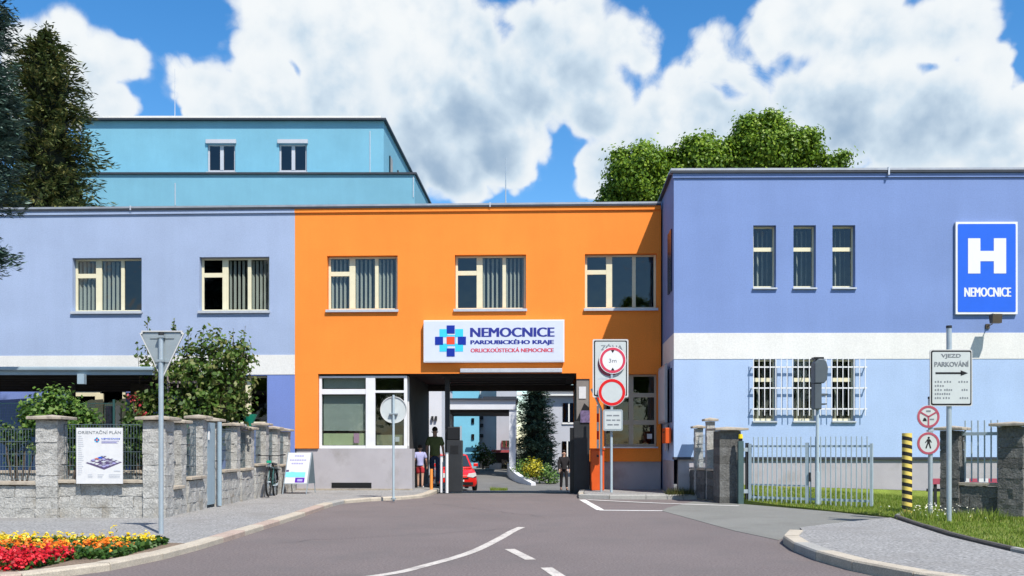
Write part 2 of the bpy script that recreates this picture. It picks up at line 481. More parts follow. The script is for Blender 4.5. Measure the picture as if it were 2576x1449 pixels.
# ------------------------------------------------------------------ mesh helpers
class MB:
    def __init__(s):
        s.v, s.f = [], []
    def add(s, vs, fs):
        k = len(s.v)
        s.v += [tuple(p) for p in vs]
        s.f += [tuple(i + k for i in f) for f in fs]
        return s
    def box(s, x0, x1, y0, y1, z0, z1):
        v = [(x0, y0, z0), (x1, y0, z0), (x1, y1, z0), (x0, y1, z0), (x0, y0, z1), (x1, y0, z1), (x1, y1, z1), (x0, y1, z1)]
        return s.add(v, [(0, 3, 2, 1), (4, 5, 6, 7), (0, 1, 5, 4), (1, 2, 6, 5), (2, 3, 7, 6), (3, 0, 4, 7)])
    def bar(s, p, q, w, h=None, up=(0, 0, 1)):
        """square bar from p to q"""
        h = h or w
        p, q = Vector(p), Vector(q)
        d = (q - p).normalized()
        up = Vector(up)
        if abs(d.dot(up)) > 0.98:
            up = Vector((0, 1, 0))
        a = d.cross(up).normalized() * w / 2
        b = a.cross(d).normalized() * h / 2
        v = [p - a - b, p + a - b, p + a + b, p - a + b, q - a - b, q + a - b, q + a + b, q - a + b]
        return s.add(v, [(0, 1, 2, 3), (7, 6, 5, 4), (0, 4, 5, 1), (1, 5, 6, 2), (2, 6, 7, 3), (3, 7, 4, 0)])
    def tube(s, pts, r, n=8, r1=None):
        pts = [Vector(p) for p in pts]
        m = len(pts)
        rings = []
        for i, p in enumerate(pts):
            d = (pts[min(i + 1, m - 1)] - pts[max(i - 1, 0)]).normalized()
            up = Vector((0, 0, 1)) if abs(d.z) < 0.95 else Vector((0, 1, 0))
            a = d.cross(up).normalized()
            b = a.cross(d)
            rr = r if r1 is None else r + (r1 - r) * i / (m - 1)
            rings.append([p + (a * math.cos(2 * math.pi * k / n) + b * math.sin(2 * math.pi * k / n)) * rr for k in range(n)])
        v = [q for rg in rings for q in rg]
        f = []
        for i in range(m - 1):
            for k in range(n):
                f.append((i * n + k, i * n + (k + 1) % n, (i + 1) * n + (k + 1) % n, (i + 1) * n + k))
        f.append(tuple(range(n))[::-1])
        f.append(tuple((m - 1) * n + k for k in range(n)))
        return s.add(v, f)
    def prism(s, poly, d0, d1, axis='z'):
        """polygon extruded along an axis; axis y: poly is (x,z), axis z: (x,y), axis x: (y,z)"""
        n = len(poly)
        mk = {'z': lambda a, b, d: (a, b, d), 'y': lambda a, b, d: (a, d, b), 'x': lambda a, b, d: (d, a, b)}[axis]
        v = [mk(a, b, d0) for a, b in poly] + [mk(a, b, d1) for a, b in poly]
        f = [tuple(range(n))[::-1], tuple(range(n, 2 * n))]
        f += [(i, (i + 1) % n, n + (i + 1) % n, n + i) for i in range(n)]
        return s.add(v, f)
    def ring(s, x, z, r0, r1, y0, y1, n=32):
        """flat ring facing -y"""
        v, f = [], []
        for k in range(n):
            a = 2 * math.pi * k / n
            c, q = math.cos(a), math.sin(a)
            v += [(x + r0 * c, y0, z + r0 * q), (x + r1 * c, y0, z + r1 * q), (x + r0 * c, y1, z + r0 * q), (x + r1 * c, y1, z + r1 * q)]
        for k in range(n):
            a, b = 4 * k, 4 * ((k + 1) % n)
            f += [(a, a + 1, b + 1, b), (a + 1, a + 3, b + 3, b + 1), (a + 3, a + 2, b + 2, b + 3), (a + 2, a, b, b + 2)]
        return s.add(v, f)
    def disc(s, x, z, r, y0, y1, n=32):
        return s.prism([(x + r * math.cos(2 * math.pi * k / n), z + r * math.sin(2 * math.pi * k / n)) for k in range(n)], y0, y1, 'y')
    def build(s, name, m, parent=None, loc=None, rz=0, bevel=0, smooth=False, kind=None, label=None):
        me = bpy.data.meshes.new(name)
        me.from_pydata(s.v, [], s.f)
        me.update()
        bm = bmesh.new()
        bm.from_mesh(me)
        bmesh.ops.recalc_face_normals(bm, faces=bm.faces)
        bm.to_mesh(me)
        bm.free()
        me.materials.append(m)
        o = bpy.data.objects.new(name, me)
        COL.objects.link(o)
        if parent:
            o.parent = parent
        if loc:
            o.location = loc
        o.rotation_euler.z = rz
        if smooth:
            for p in me.polygons:
                p.use_smooth = True
            if hasattr(me, 'set_sharp_from_angle'):
                me.set_sharp_from_angle(angle=R(40))
        if bevel:
            b = o.modifiers.new('bevel', 'BEVEL')
            b.width = bevel
            b.segments = 2
            b.limit_method = 'ANGLE'
        if kind:
            o['kind'] = kind
        if label:
            o['label'] = label
        return o

def thing(name, label, cat, loc=(0, 0, 0), rz=0, group=None):
    o = bpy.data.objects.new(name, None)
    COL.objects.link(o)
    o.location = loc
    o.rotation_euler.z = rz
    o.empty_display_size = 0.3
    o['label'] = label
    o['category'] = cat
    if group:
        o['group'] = group
    return o

def tag(o, label, cat, group=None):
    o['label'] = label
    o['category'] = cat
    if group:
        o['group'] = group
    return o

def struct(name, loc=(0, 0, 0)):
    o = bpy.data.objects.new(name, None)
    COL.objects.link(o)
    o.location = loc
    o['kind'] = 'structure'
    return o

def share(o, parent, loc=None, rz=None, name=None):
    """another piece of the same mesh under a parent"""
    c = o.copy()
    COL.objects.link(c)
    c.parent = parent
    if loc is not None:
        c.location = loc
    if rz is not None:
        c.rotation_euler.z = rz
    return c

def copy_thing(o, loc=None, rz=None, parent=None):
    c = o.copy()
    COL.objects.link(c)
    if parent:
        c.parent = parent
    for ch in list(o.children):
        copy_thing(ch, parent=c)
    if loc is not None:
        c.location = loc
    if rz is not None:
        c.rotation_euler.z = rz
    return c

def npmesh(name, verts, faces, m, parent=None, kind=None, smooth=False):
    """verts (n,3) array, faces (k,3|4) array"""
    me = bpy.data.meshes.new(name)
    verts = np.asarray(verts, dtype=np.float32)
    faces = np.asarray(faces, dtype=np.int32)
    k = faces.shape[1]
    me.vertices.add(len(verts))
    me.vertices.foreach_set('co', verts.ravel())
    me.loops.add(faces.size)
    me.loops.foreach_set('vertex_index', faces.ravel())
    me.polygons.add(len(faces))
    me.polygons.foreach_set('loop_start', np.arange(0, faces.size, k, dtype=np.int32))
    me.polygons.foreach_set('loop_total', np.full(len(faces), k, dtype=np.int32))
    me.update(calc_edges=True)
    me.materials.append(m)
    o = bpy.data.objects.new(name, me)
    COL.objects.link(o)
    if parent:
        o.parent = parent
    if kind:
        o['kind'] = kind
    return o

def rough_box(mb, x0, x1, y0, y1, z0, z1, step=0.07, amp=0.012, seed=0, top=True):
    """a box whose faces are broken like split stone"""
    nx, ny, nz = [max(1, int(round(abs(b - a) / step))) for a, b in ((x0, x1), (y0, y1), (z0, z1))]
    def pt(i, j, k):
        p = Vector((x0 + (x1 - x0) * i / nx, y0 + (y1 - y0) * j / ny, z0 + (z1 - z0) * k / nz))
        q = p * 6.0 + Vector((seed * 3.1, seed * 1.7, 0))
        d = mnoise.noise_vector(q) * amp * 1.2 + mnoise.noise_vector(q * 3.3) * amp
        if k == 0:
            d.z = 0
        return p + d
    idx = {}
    vs, fs = [], []
    def vid(i, j, k):
        if (i, j, k) not in idx:
            idx[(i, j, k)] = len(vs)
            vs.append(pt(i, j, k))
        return idx[(i, j, k)]
    for i in range(nx):
        for k in range(nz):
            for j in (0, ny):
                fs.append((vid(i, j, k), vid(i + 1, j, k), vid(i + 1, j, k + 1), vid(i, j, k + 1)))
    for j in range(ny):
        for k in range(nz):
            for i in (0, nx):
                fs.append((vid(i, j, k), vid(i, j + 1, k), vid(i, j + 1, k + 1), vid(i, j, k + 1)))
    if top:
        for i in range(nx):
            for j in range(ny):
                fs.append((vid(i, j, nz), vid(i + 1, j, nz), vid(i + 1, j + 1, nz), vid(i, j + 1, nz)))
    mb.add(vs, fs)
    return mb

def wall_mesh(mb, s0, s1, z0, z1, holes=(), y=0.0, rev=0.2, back=None):
    """a wall face at y with window holes and their reveals"""
    xs = sorted({s0, s1, *[h[0] for h in holes], *[h[1] for h in holes]})
    zs = sorted({z0, z1, *[h[2] for h in holes], *[h[3] for h in holes]})
    def inside(a, b):
        return any(h[0] < a < h[1] and h[2] < b < h[3] for h in holes)
    for i in range(len(xs) - 1):
        for k in range(len(zs) - 1):
            if not inside((xs[i] + xs[i + 1]) / 2, (zs[k] + zs[k + 1]) / 2):
                mb.add([(xs[i], y, zs[k]), (xs[i + 1], y, zs[k]), (xs[i + 1], y, zs[k + 1]), (xs[i], y, zs[k + 1])], [(0, 1, 2, 3)])
    for a, b, c, d in holes:
        r = y + rev
        mb.add([(a, y, c), (b, y, c), (b, r, c), (a, r, c)], [(0, 1, 2, 3)])
        mb.add([(a, y, d), (b, y, d), (b, r, d), (a, r, d)], [(3, 2, 1, 0)])
        mb.add([(a, y, c), (a, r, c), (a, r, d), (a, y, d)], [(0, 1, 2, 3)])
        mb.add([(b, y, c), (b, r, c), (b, r, d), (b, y, d)], [(3, 2, 1, 0)])
    return mb

def plain(name, mb, m, parent, **k):
    """build without touching normals orientation across open sheets"""
    return mb.build(name, m, parent, **k)

def text_mb(txt, w, h, bold=0.0, depth=0.003):
    """lettering as a mesh lying in the xz plane, facing -y, fitted to w by h, lower left corner at 0,0"""
    cu = bpy.data.curves.new('lettering', 'FONT')
    cu.body = txt
    cu.size = 1.0
    cu.resolution_u = 3
    cu.extrude = 0.01
    ob = bpy.data.objects.new('lettering', cu)
    COL.objects.link(ob)
    dg = bpy.context.evaluated_depsgraph_get()
    me = bpy.data.meshes.new_from_object(ob.evaluated_get(dg))
    vs = [v.co.copy() for v in me.vertices]
    fs = [tuple(p.vertices) for p in me.polygons]
    bpy.data.objects.remove(ob)
    bpy.data.meshes.remove(me)
    x0, x1 = min(v.x for v in vs), max(v.x for v in vs)
    y0, y1 = min(v.y for v in vs), max(v.y for v in vs)
    mb = MB()
    n_copy = 3 if bold else 1
    for ic in range(n_copy):
      sh = (ic - 1) * bold * h if bold else 0.0
      yo = -0.0004 * ic
      mb.add([((v.x - x0) / (x1 - x0) * w + sh, (-depth if v.z > 0 else 0.0) + yo, (v.y - y0) / (y1 - y0) * h) for v in vs], fs)
    return mb

def lettering(txt, x, z, w, h, y, m, parent, bold=0.0, name='lettering'):
    return text_mb(txt, w, h, bold).build(name, m, parent, loc=(x, y, z))

def rrect(x0, x1, z0, z1, r, n=4):
    out = []
    for cx, cz, a0 in ((x1 - r, z1 - r, 0), (x0 + r, z1 - r, 90), (x0 + r, z0 + r, 180), (x1 - r, z0 + r, 270)):
        for k in range(n + 1):
            a = R(a0 + 90 * k / n)
            out.append((cx + r * math.cos(a), cz + r * math.sin(a)))
    return out

# ------------------------------------------------------------------ terrain, roads, pavements
PROF = [(-80, 0), (25.5, 0), (39, -0.53), (41, -0.53), (55, -0.05), (62, -0.02), (700, 0)]
def ground_z(y):
    for (a, za), (b, zb) in zip(PROF, PROF[1:]):
        if a <= y <= b:
            return za + (zb - za) * (y - a) / (b - a)
    return 0.0
def sheet(name, x0, x1, y0, y1, dz, m, parent=None, kind=None, nx=1):
    ys = sorted({y0, y1, *[p[0] for p in PROF if y0 < p[0] < y1]})
    mb = MB()
    for a, b in zip(ys, ys[1:]):
        for i in range(nx):
            xa, xb = x0 + (x1 - x0) * i / nx, x0 + (x1 - x0) * (i + 1) / nx
            mb.add([(xa, a, ground_z(a) + dz), (xb, a, ground_z(a) + dz), (xb, b, ground_z(b) + dz), (xa, b, ground_z(b) + dz)], [(0, 1, 2, 3)])
    return mb.build(name, m, parent, kind=kind)
sheet('ground', -600, 600, -80, 700, -0.03, M['ground'], kind='structure')
road = struct('road')
sheet('road_surface', -60, 60, -60, 26.0, 0.0, M['asphalt'], road)
sheet('courtyard_paving', -30, 30, 25.998, 60, -0.004, M['yard'], kind='structure')

def resample(pts, step):
    pts = [Vector(p) for p in pts]
    out, acc = [pts[0]], 0.0
    fine = []
    for a, b in zip(pts, pts[1:]):
        n = max(1, int((b - a).length / 0.02))
        fine += [a.lerp(b, i / n) for i in range(n)]
    fine.append(pts[-1])
    for p, q in zip(fine, fine[1:]):
        acc += (q - p).length
        if acc >= step:
            out.append(q)
            acc = 0.0
    if (out[-1] - fine[-1]).length > step * 0.3:
        out.append(fine[-1])
    return out
def smooth_line(pts, n=8):
    """Catmull-Rom through 2d points"""
    P = [Vector(p) for p in pts]
    P = [P[0] * 2 - P[1]] + P + [P[-1] * 2 - P[-2]]
    out = []
    for i in range(1, len(P) - 2):
        for k in range(n):
            t = k / n
            a, b, c, d = P[i - 1], P[i], P[i + 1], P[i + 2]
            out.append(0.5 * ((2 * b) + (c - a) * t + (2 * a - 5 * b + 4 * c - d) * t * t + (3 * b - a - 3 * c + d) * t ** 3))
    out.append(P[-2])
    return out
def offset_line(pts, d):
    out = []
    for i, p in enumerate(pts):
        t = (pts[min(i + 1, len(pts) - 1)] - pts[max(i - 1, 0)]).normalized()
        out.append(p + Vector((-t.y, t.x)) * d)
    return out
def kerb(name, pts, width, side, z1, mats, step=1.0, z0=-0.02):
    """kerb stones laid end to end; outer edge on pts, side +1 = stone on the left of the line"""
    root = struct(name)
    line = resample(smooth_line(pts), step)
    inn = offset_line(line, width * side)
    for i in range(len(line) - 1):
        a, b, c, d = line[i], line[i + 1], inn[i + 1], inn[i]
        g = 0.006
        t = (b - a).normalized() * g
        a2, b2, c2, d2 = a + t, b - t, c - t, d + t
        zz = z1 + rng.uniform(-0.004, 0.004)
        w = 0.02 * side
        nrm = Vector((-t.y, t.x)).normalized() * 0.015 * side
        mb = MB()
        v = [(a2.x, a2.y, z0), (b2.x, b2.y, z0), (c2.x, c2.y, z0), (d2.x, d2.y, z0),
             (a2.x, a2.y, zz - 0.02), (b2.x, b2.y, zz - 0.02), (b2.x + nrm.x, b2.y + nrm.y, zz), (a2.x + nrm.x, a2.y + nrm.y, zz), (c2.x, c2.y, zz), (d2.x, d2.y, zz)]
        f = [(0, 1, 5, 4), (4, 5, 6, 7), (7, 6, 8, 9), (1, 2, 8, 6, 5), (2, 3, 9, 8), (3, 0, 4, 7, 9)]
        mb.add(v, f)
        mb.build('kerb_stone', rng.choice(mats), root)
    return root, line, inn
KA = [M['kerbA'], M['kerbA'], M['kerbA'], M['kerbC'], M['kerbB']]
left_pts = [(-16, 6.9), (-11, 7.4), (-7.5, 7.85), (-5.6, 8.3), (-4.65, 8.85), (-4.17, 9.8), (-3.98, 11.2), (-3.93, 13), (-3.90, 16.5), (-3.95, 19.6), (-3.85, 21.2), (-3.2, 22.2), (-2.5, 22.9), (-2.2, 24.2), (-2.15, 27.0), (-2.15, 31.0)]
_, kl, ki = kerb('pavement_kerb', left_pts, 0.20, 1, 0.082, KA, 0.95)
poly = [(p.x, p.y) for p in ki] + [(-3.5, 31.0), (-3.5, 26.0), (-40, 26.0), (-40, ki[0].y)]
MB().prism(poly, -0.02, 0.075, 'z').build('pavement', M['pave'], kind='structure')

# right-hand pavement with its blunt nose, and the driveway between
right_pts = [(3.98, 13.15), (3.80, 12.75), (3.60, 12.1), (3.50, 11.2), (3.50, 10.2), (3.66, 9.2), (4.1, 8.2), (5.0, 7.2), (6.6, 6.5), (9.0, 6.0)]
_, kr, kri = kerb('pavement_kerb', right_pts, 0.20, 1, 0.115, [M['kerbA'], M['kerbB'], M['kerbA'], M['kerbB'], M['kerbC']], 0.9)
poly = [(p.x, p.y) for p in kri] + [(5.6, 6.9), (5.70, 9.0), (5.70, 10.4), (5.85, 12.3), (6.25, 14.6), (6.45, 15.55), (5.2, 14.6), (4.25, 13.6)]
poly = [(p.x, p.y) for p in kri[:-1]] + [(8.9, 8.2), (5.72, 8.2), (5.70, 10.4), (5.85, 12.3), (6.25, 14.6), (6.42, 15.5), (5.2, 14.5), (4.28, 13.6)]
MB().prism(poly, -0.02, 0.108, 'z').build('pavement', M['pave'], kind='structure')
dv = [(3.05, 18.6), (3.15, 17.6), (3.45, 14.2), (3.72, 12.75), (4.0, 13.3), (5.2, 14.6), (6.45, 15.6), (6.95, 16.6), (6.4, 18.4), (5.75, 19.8), (5.3, 20.75), (5.0, 21.8), (4.4, 22.0), (3.3, 19.5)]
MB().prism(dv, -0.02, 0.006, 'z').build('driveway', M['asphalt2'], kind='structure')
# small kerbed island by the right gate jamb
isl = [(2.05, 25.9), (1.72, 23.2), (1.80, 22.88), (2.2, 22.82), (4.5, 22.7)]
_, k3, k3i = kerb('pavement_kerb', [(1.92, 25.9), (1.70, 23.6), (1.78, 22.95), (2.3, 22.82), (3.4, 22.78), (4.6, 22.7)], 0.14, 1, 0.115, [M['kerbA'], M['kerbC']], 0.9)
k3l = offset_line(k3, 0.12)
MB().prism([(2.05, 25.85), (1.86, 23.6), (1.93, 23.08), (2.35, 22.96), (3.4, 22.91), (4.62, 22.84), (4.9, 23.28), (4.1, 23.28), (4.2, 25.85)], -0.02, 0.11, 'z').build('pavement', M['pave'], kind='structure')

# painted lines
def strip(pts, w, name='lane_marking', m=None, dz=0.004):
    line = smooth_line(pts, 6) if len(pts) > 2 else [Vector(p) for p in pts]
    a, b = offset_line(line, w / 2), offset_line(line, -w / 2)
    mb = MB()
    for i in range(len(line) - 1):
        mb.add([(a[i].x, a[i].y, dz), (b[i].x, b[i].y, dz), (b[i + 1].x, b[i + 1].y, dz), (a[i + 1].x, a[i + 1].y, dz)], [(0, 1, 2, 3)])
    return mb.build(name, m or M['paint'], road)
strip([(-2.6, 8.2), (-1.37, 9.22), (-0.92, 10.1), (-0.50, 11.33), (-0.185, 12.95), (0.0, 14.1), (0.155, 14.85)], 0.125)
strip([(-0.03, 11.65), (0.215, 10.55)], 0.13)
strip([(0.37, 9.85), (0.53, 8.85)], 0.13)
strip([(1.74, 22.62), (1.83, 18.9)], 0.16, m=M['paintw'])
strip([(1.80, 18.85), (3.25, 18.72), (4.35, 19.3)], 0.17, m=M['paintw'])
strip([(1.86, 22.5), (3.3, 21.2), (5.0, 20.15)], 0.14, m=M['paintw'], dz=0.010)
# worn dark patches on the asphalt
def blotch(cx, cy, rx, ry, m, seed, dz=0.005, name='asphalt_patch'):
    pts = []
    for k in range(28):
        a = 2 * math.pi * k / 28
        q = 1 + 0.35 * mnoise.noise(Vector((math.cos(a) * 2, math.sin(a) * 2, seed)))
        pts.append((cx + rx * q * math.cos(a), cy + ry * q * math.sin(a)))
    return MB().prism(pts, -0.01, dz, 'z').build(name, m, road)
# thin cracks sealed with tar
tar = mat('tar_seal', (0.075, 0.066, 0.068), 0.8, 0.1, 5)
for seed_, x0, y0, n_, dx, dy in ((1, -3.2, 12.5, 22, .16, .10), (2, 0.6, 17.0, 26, -.10, .17), (6, -2.6, 18.2, 16, .15, .03)):
    pts_ = [(x0 + dx * i + .16 * mnoise.noise(Vector((i * .5, seed_, 0))), y0 + dy * i + .16 * mnoise.noise(Vector((i * .5, seed_, 7)))) for i in range(n_)]
    strip(pts_, .011, 'crack_seal', tar, .003)
pm = mat('worn_dark_asphalt', (0.118, 0.104, 0.106), 0.9, 0.15, 3, 0.5, 120, fine=0.25, fscale=50)

# lawn
lawn = struct('lawn')
def lawn_z(x, y):
    t = max(0.0, min(1.0, (y - 19.0) / 4.3))
    u = max(0.0, min(1.0, (10.3 - x) / 4.5))
    e = max(0.0, min(1.0, (16.4 - y) / 1.2))
    return 0.02 + 0.075 * e + 0.34 * t * t * u
lawn_edge = [(5.25, 20.95), (5.75, 20.0), (6.35, 18.7), (6.9, 17.1), (7.02, 16.5), (6.50, 15.6), (6.32, 14.6), (5.92, 12.3), (5.78, 10.4), (5.78, 8.2), (9, 8.2), (16, 8.2), (16, 23.25), (5.0, 23.27), (4.95, 21.9)]
bm = bmesh.new()
def inside_poly(x, y, P):
    c = False
    for i in range(len(P)):
        x1, y1 = P[i]
        x2, y2 = P[i - 1]
        if (y1 > y) != (y2 > y) and x < (x2 - x1) * (y - y1) / (y2 - y1) + x1:
            c = not c
    return c
import mathutils.geometry as mgeo
tri_in = [Vector((x, y)) for x, y in lawn_edge]
inner = []
yy = 8.6
while yy < 23.2:
    xx = 5.3
    while xx < 15.9:
        if inside_poly(xx, yy, lawn_edge):
            inner.append(Vector((xx + rng.uniform(-.1, .1), yy + rng.uniform(-.1, .1))))
        xx += 0.45
    yy += 0.45
allp = tri_in + inner
n_e = len(tri_in)
vv, _, ff, _, _, _ = mgeo.delaunay_2d_cdt(allp, [(i, (i + 1) % n_e) for i in range(n_e)], [], 1, 1e-4)
MB().add([(p.x, p.y, lawn_z(p.x, p.y) + 0.015 * mnoise.noise(Vector((p.x * 2, p.y * 2, 0)))) for p in vv], [tuple(f) for f in ff]).build('turf', M['lawn'], lawn, smooth=True)
GB = []
def blades(n, xr, yr, hmin, hmax, poly, zf, keep=None):
    out_v, out_f = [], []
    cnt = 0
    xs = nrng.uniform(xr[0], xr[1], n)
    ys = nrng.uniform(yr[0], yr[1], n)
    for x, y in zip(xs, ys):
        if poly and not inside_poly(x, y, poly):
            continue
        if keep and not keep(x, y):
            continue
        z = zf(x, y)
        h = rng.uniform(hmin, hmax) * (1.0 + 0.6 * mnoise.noise(Vector((x * 1.3, y * 1.3, 4))))
        a = rng.uniform(0, 6.283)
        w = 0.006 + 0.004 * rng.random()
        lx, ly = rng.gauss(0, h * 0.35), rng.gauss(0, h * 0.35)
        c, s_ = math.cos(a) * w, math.sin(a) * w
        k = len(out_v)
        out_v += [(x - c, y - s_, z - 0.01), (x + c, y + s_, z - 0.01), (x + lx, y + ly, z + h)]
        out_f.append((k, k + 1, k + 2))
    return out_v, out_f
gm = leafmat('grass_blades', (0.09, 0.16, 0.015), (0.19, 0.27, 0.03), (0.32, 0.32, 0.09), 0.3)
v1, f1_ = blades(60000, (5.6, 11.5), (8.5, 18.5), 0.022, 0.055, lawn_edge, lawn_z)
v2, f2_ = blades(34000, (5.2, 12.5), (18.5, 23.2), 0.03, 0.08, lawn_edge, lawn_z)
k = len(v1)
MB().add([p for x, y in lawn_edge for p in ((x, y, lawn_z(x, y) + .01), (x, y, -.05))], [(2 * i, 2 * ((i + 1) % n_e), 2 * ((i + 1) % n_e) + 1, 2 * i + 1) for i in range(n_e)]).build('turf_edge', M['lawn'], lawn)
npmesh('grass', v1 + v2, [f for f in f1_] + [tuple(i + k for i in f) for f in f2_], gm, lawn, 'stuff')
# dark edging along the lawn
kerb('lawn_edging', [(7.0, 16.45), (6.50, 15.55), (6.30, 14.6), (5.90, 12.3), (5.76, 10.4), (5.75, 8.2)], 0.07, 1, 0.15, [M['kerbD'], M['kerbC'], M['kerbD']], 1.0)
# weeds at the island edge and at wall feet
v3, f3 = blades(2600, (3.9, 5.1), (22.6, 23.3), 0.05, 0.22, None, lambda x, y: 0.10, lambda x, y: y > 22.6 + rng.random() * 0.7)
npmesh('weeds', v3, f3, leafmat('weed_leaves', (0.03, 0.05, 0.01), (0.07, 0.08, 0.02), (0.14, 0.12, 0.04)), None, 'stuff')

# flower bed: soil and three bands of flowers
bed = [(-12, 7.95), (-7.5, 8.10), (-5.6, 8.55), (-4.85, 8.98), (-4.40, 9.8), (-4.22, 10.6), (-4.15, 11.6), (-4.9, 11.8), (-12, 11.4)]
MB().prism(bed, 0.02, 0.083, 'z').build('bed_soil', M['soil'], kind='structure')

# ------------------------------------------------------------------ buildings
TH = R(2.0)
F1 = Vector((0.0, 26.0, 0.0))
def w1(s, y=0.0, z=0.0):
    """facade frame of the front wing to world"""
    return Vector((F1.x + s * math.cos(TH) + y * math.sin(TH), F1.y - s * math.sin(TH) + y * math.cos(TH), z))

def slats(mb, x0, x1, z0, z1, y, pitch=0.105, w=0.080, rot=48, skip=()):
    n = int((x1 - x0) / pitch)
    for i in range(n):
        if i in skip:
            continue
        c = x0 + (i + 0.5) * (x1 - x0) / n
        a = R(rot + rng.uniform(-7, 7))
        dx, dy = math.cos(a) * w / 2, math.sin(a) * w / 2
        mb.add([(c - dx, y - dy, z0), (c + dx, y + dy, z0), (c + dx, y + dy, z1), (c - dx, y - dy, z1)], [(0, 1, 2, 3)])

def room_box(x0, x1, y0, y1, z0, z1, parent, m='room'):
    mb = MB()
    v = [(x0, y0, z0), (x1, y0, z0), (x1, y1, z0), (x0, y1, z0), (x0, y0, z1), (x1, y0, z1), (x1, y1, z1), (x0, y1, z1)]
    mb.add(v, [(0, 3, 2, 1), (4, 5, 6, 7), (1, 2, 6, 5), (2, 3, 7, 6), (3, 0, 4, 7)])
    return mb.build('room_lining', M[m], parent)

def office_window(parent, x, z, w, h, cols, transom_col=0, blinds=True, dark=(), skip=()):
    """cream framed window; x,z lower left corner in the wall's frame; cols are (x0,x1) of the lights as fractions"""
    y = 0.165
    g = 0.004
    f = MB()
    fr = 0.055
    f.box(g, w - g, y, y + 0.07, h - fr, h - g)
    f.box(g, w - g, y, y + 0.07, g, fr)
    f.box(g, cols[0][0] * w, y, y + 0.07, fr, h - fr)
    for (a, b), (c, d) in zip(cols, cols[1:]):
        f.box(b * w, c * w, y - 0.004, y + 0.074, fr - 0.002, h - fr + 0.002)
    f.box(cols[-1][1] * w, w - g, y, y + 0.07, fr, h - fr)
    tz = h * 0.64
    if transom_col is not None:
        a, b = cols[transom_col]
        f.box(a * w - 0.002, b * w + 0.002, y + 0.002, y + 0.068, tz, tz + 0.13)
    win = f.build('window', M['cream'], parent, loc=(x, 0, z), bevel=0.006)
    for i, (a, b) in enumerate(cols):
        spans = [(fr, h - fr)] if i != transom_col else [(fr, tz), (tz + 0.13, h - fr)]
        for za, zb in spans:
            MB().box(a * w, b * w, y + 0.030, y + 0.038, za, zb).build('pane', M['glassdark' if i in dark else 'glass'], win)
    if blinds:
        b = MB()
        for i, (a, c) in enumerate(cols):
            if i in skip:
                continue
            slats(b, a * w - 0.03, c * w + 0.03, fr, h - fr, y + 0.13)
        if b.v:
            b.build('blinds', M['blind'], win, kind='stuff')
    MB().box(-0.03, w + 0.03, -0.07, y + 0.003, -0.045, -0.003).box(-0.03, w + 0.03, -0.07, -0.055, -0.075, -0.046).build('window_sill', M['sill'], win)
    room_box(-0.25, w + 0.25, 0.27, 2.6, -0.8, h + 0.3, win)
    return win

COLS = [(0.035, 0.30), (0.385, 0.665), (0.715, 0.965)]
TOPZ = 8.21
def roof_edge(parent, s0, s1, wall_m, z=TOPZ, seams=()):
    MB().box(s0, s1, -0.085, 0.35, z - 0.035, z + 0.02).build('roof_edge_flashing', M['coping'], parent)
    MB().box(s0, s1, -0.078, -0.003, z - 0.085, z - 0.036).build('flashing_drip', M['darkcoping'], parent)
    MB().box(s0, s1, -0.045, -0.002, z - 0.195, z - 0.086).build('parapet_band', wall_m, parent)
    for q in seams:
        MB().box(q - 0.018, q + 0.018, -0.10, 0.36, z - 0.09, z + 0.035).build('flashing_clip', M['sill'], parent)

def shell(parent, s0, s1, y1, z1, m='greywall', y0=0.02, extra=None):
    mb = MB()
    mb.add([(s0, y0, 0), (s0, y1, 0), (s0, y1, z1), (s0, y0, z1)], [(0, 1, 2, 3)])
    mb.add([(s1, y0, 0), (s1, y1, 0), (s1, y1, z1), (s1, y0, z1)], [(0, 1, 2, 3)])
    mb.add([(s0, y1, 0), (s1, y1, 0), (s1, y1, z1), (s0, y1, z1)], [(0, 1, 2, 3)])
    mb.build('outer_walls', M[m], parent)
    MB().box(s0, s1, 0.30, y1, z1 - 0.25, z1 - 0.10).build('roof', M['coping'], parent)

# --- lavender wing on the left
wing = thing('hospital_wing', 'two storey lavender hospital wing with a white band, left of the orange gatehouse', 'building', F1, -TH)
WH = 1.545
WZ = 5.225
w_up = [-12.72, -9.0]
holes = [(a, a + 2.03, WZ, WZ + WH) for a in w_up]
wall_mesh(MB(), -20, -6.23, 3.95, TOPZ, holes).build('upper_wall', M['lavender'], wing)
MB().box(-20, -6.23, -0.012, 0.15, 3.385, 3.95).build('white_band', M['white'], wing)
wall_mesh(MB(), -20, -6.23, 0.0, 3.385, [(-9.05, -7.03, 1.98, 3.36), (-12.95, -11.15, 0.3, 3.05)]).build('lower_wall', M['midblue'], wing)
roof_edge(wing, -20, -6.23, M['lavender'], seams=(-10.98,))
shell(wing, -20, -6.24, 6.0, TOPZ)
office_window(wing, w_up[0], WZ, 2.03, WH, COLS, skip=(2,), dark=(2,))
office_window(wing, w_up[1], WZ, 2.03, WH, COLS, skip=(0,), dark=(0,))
office_window(wing, -9.05, 1.98, 2.02, 1.38, [(0.04, 0.30), (0.36, 0.66), (0.74, 0.97)], None, blinds=False, dark=(0, 1, 2))
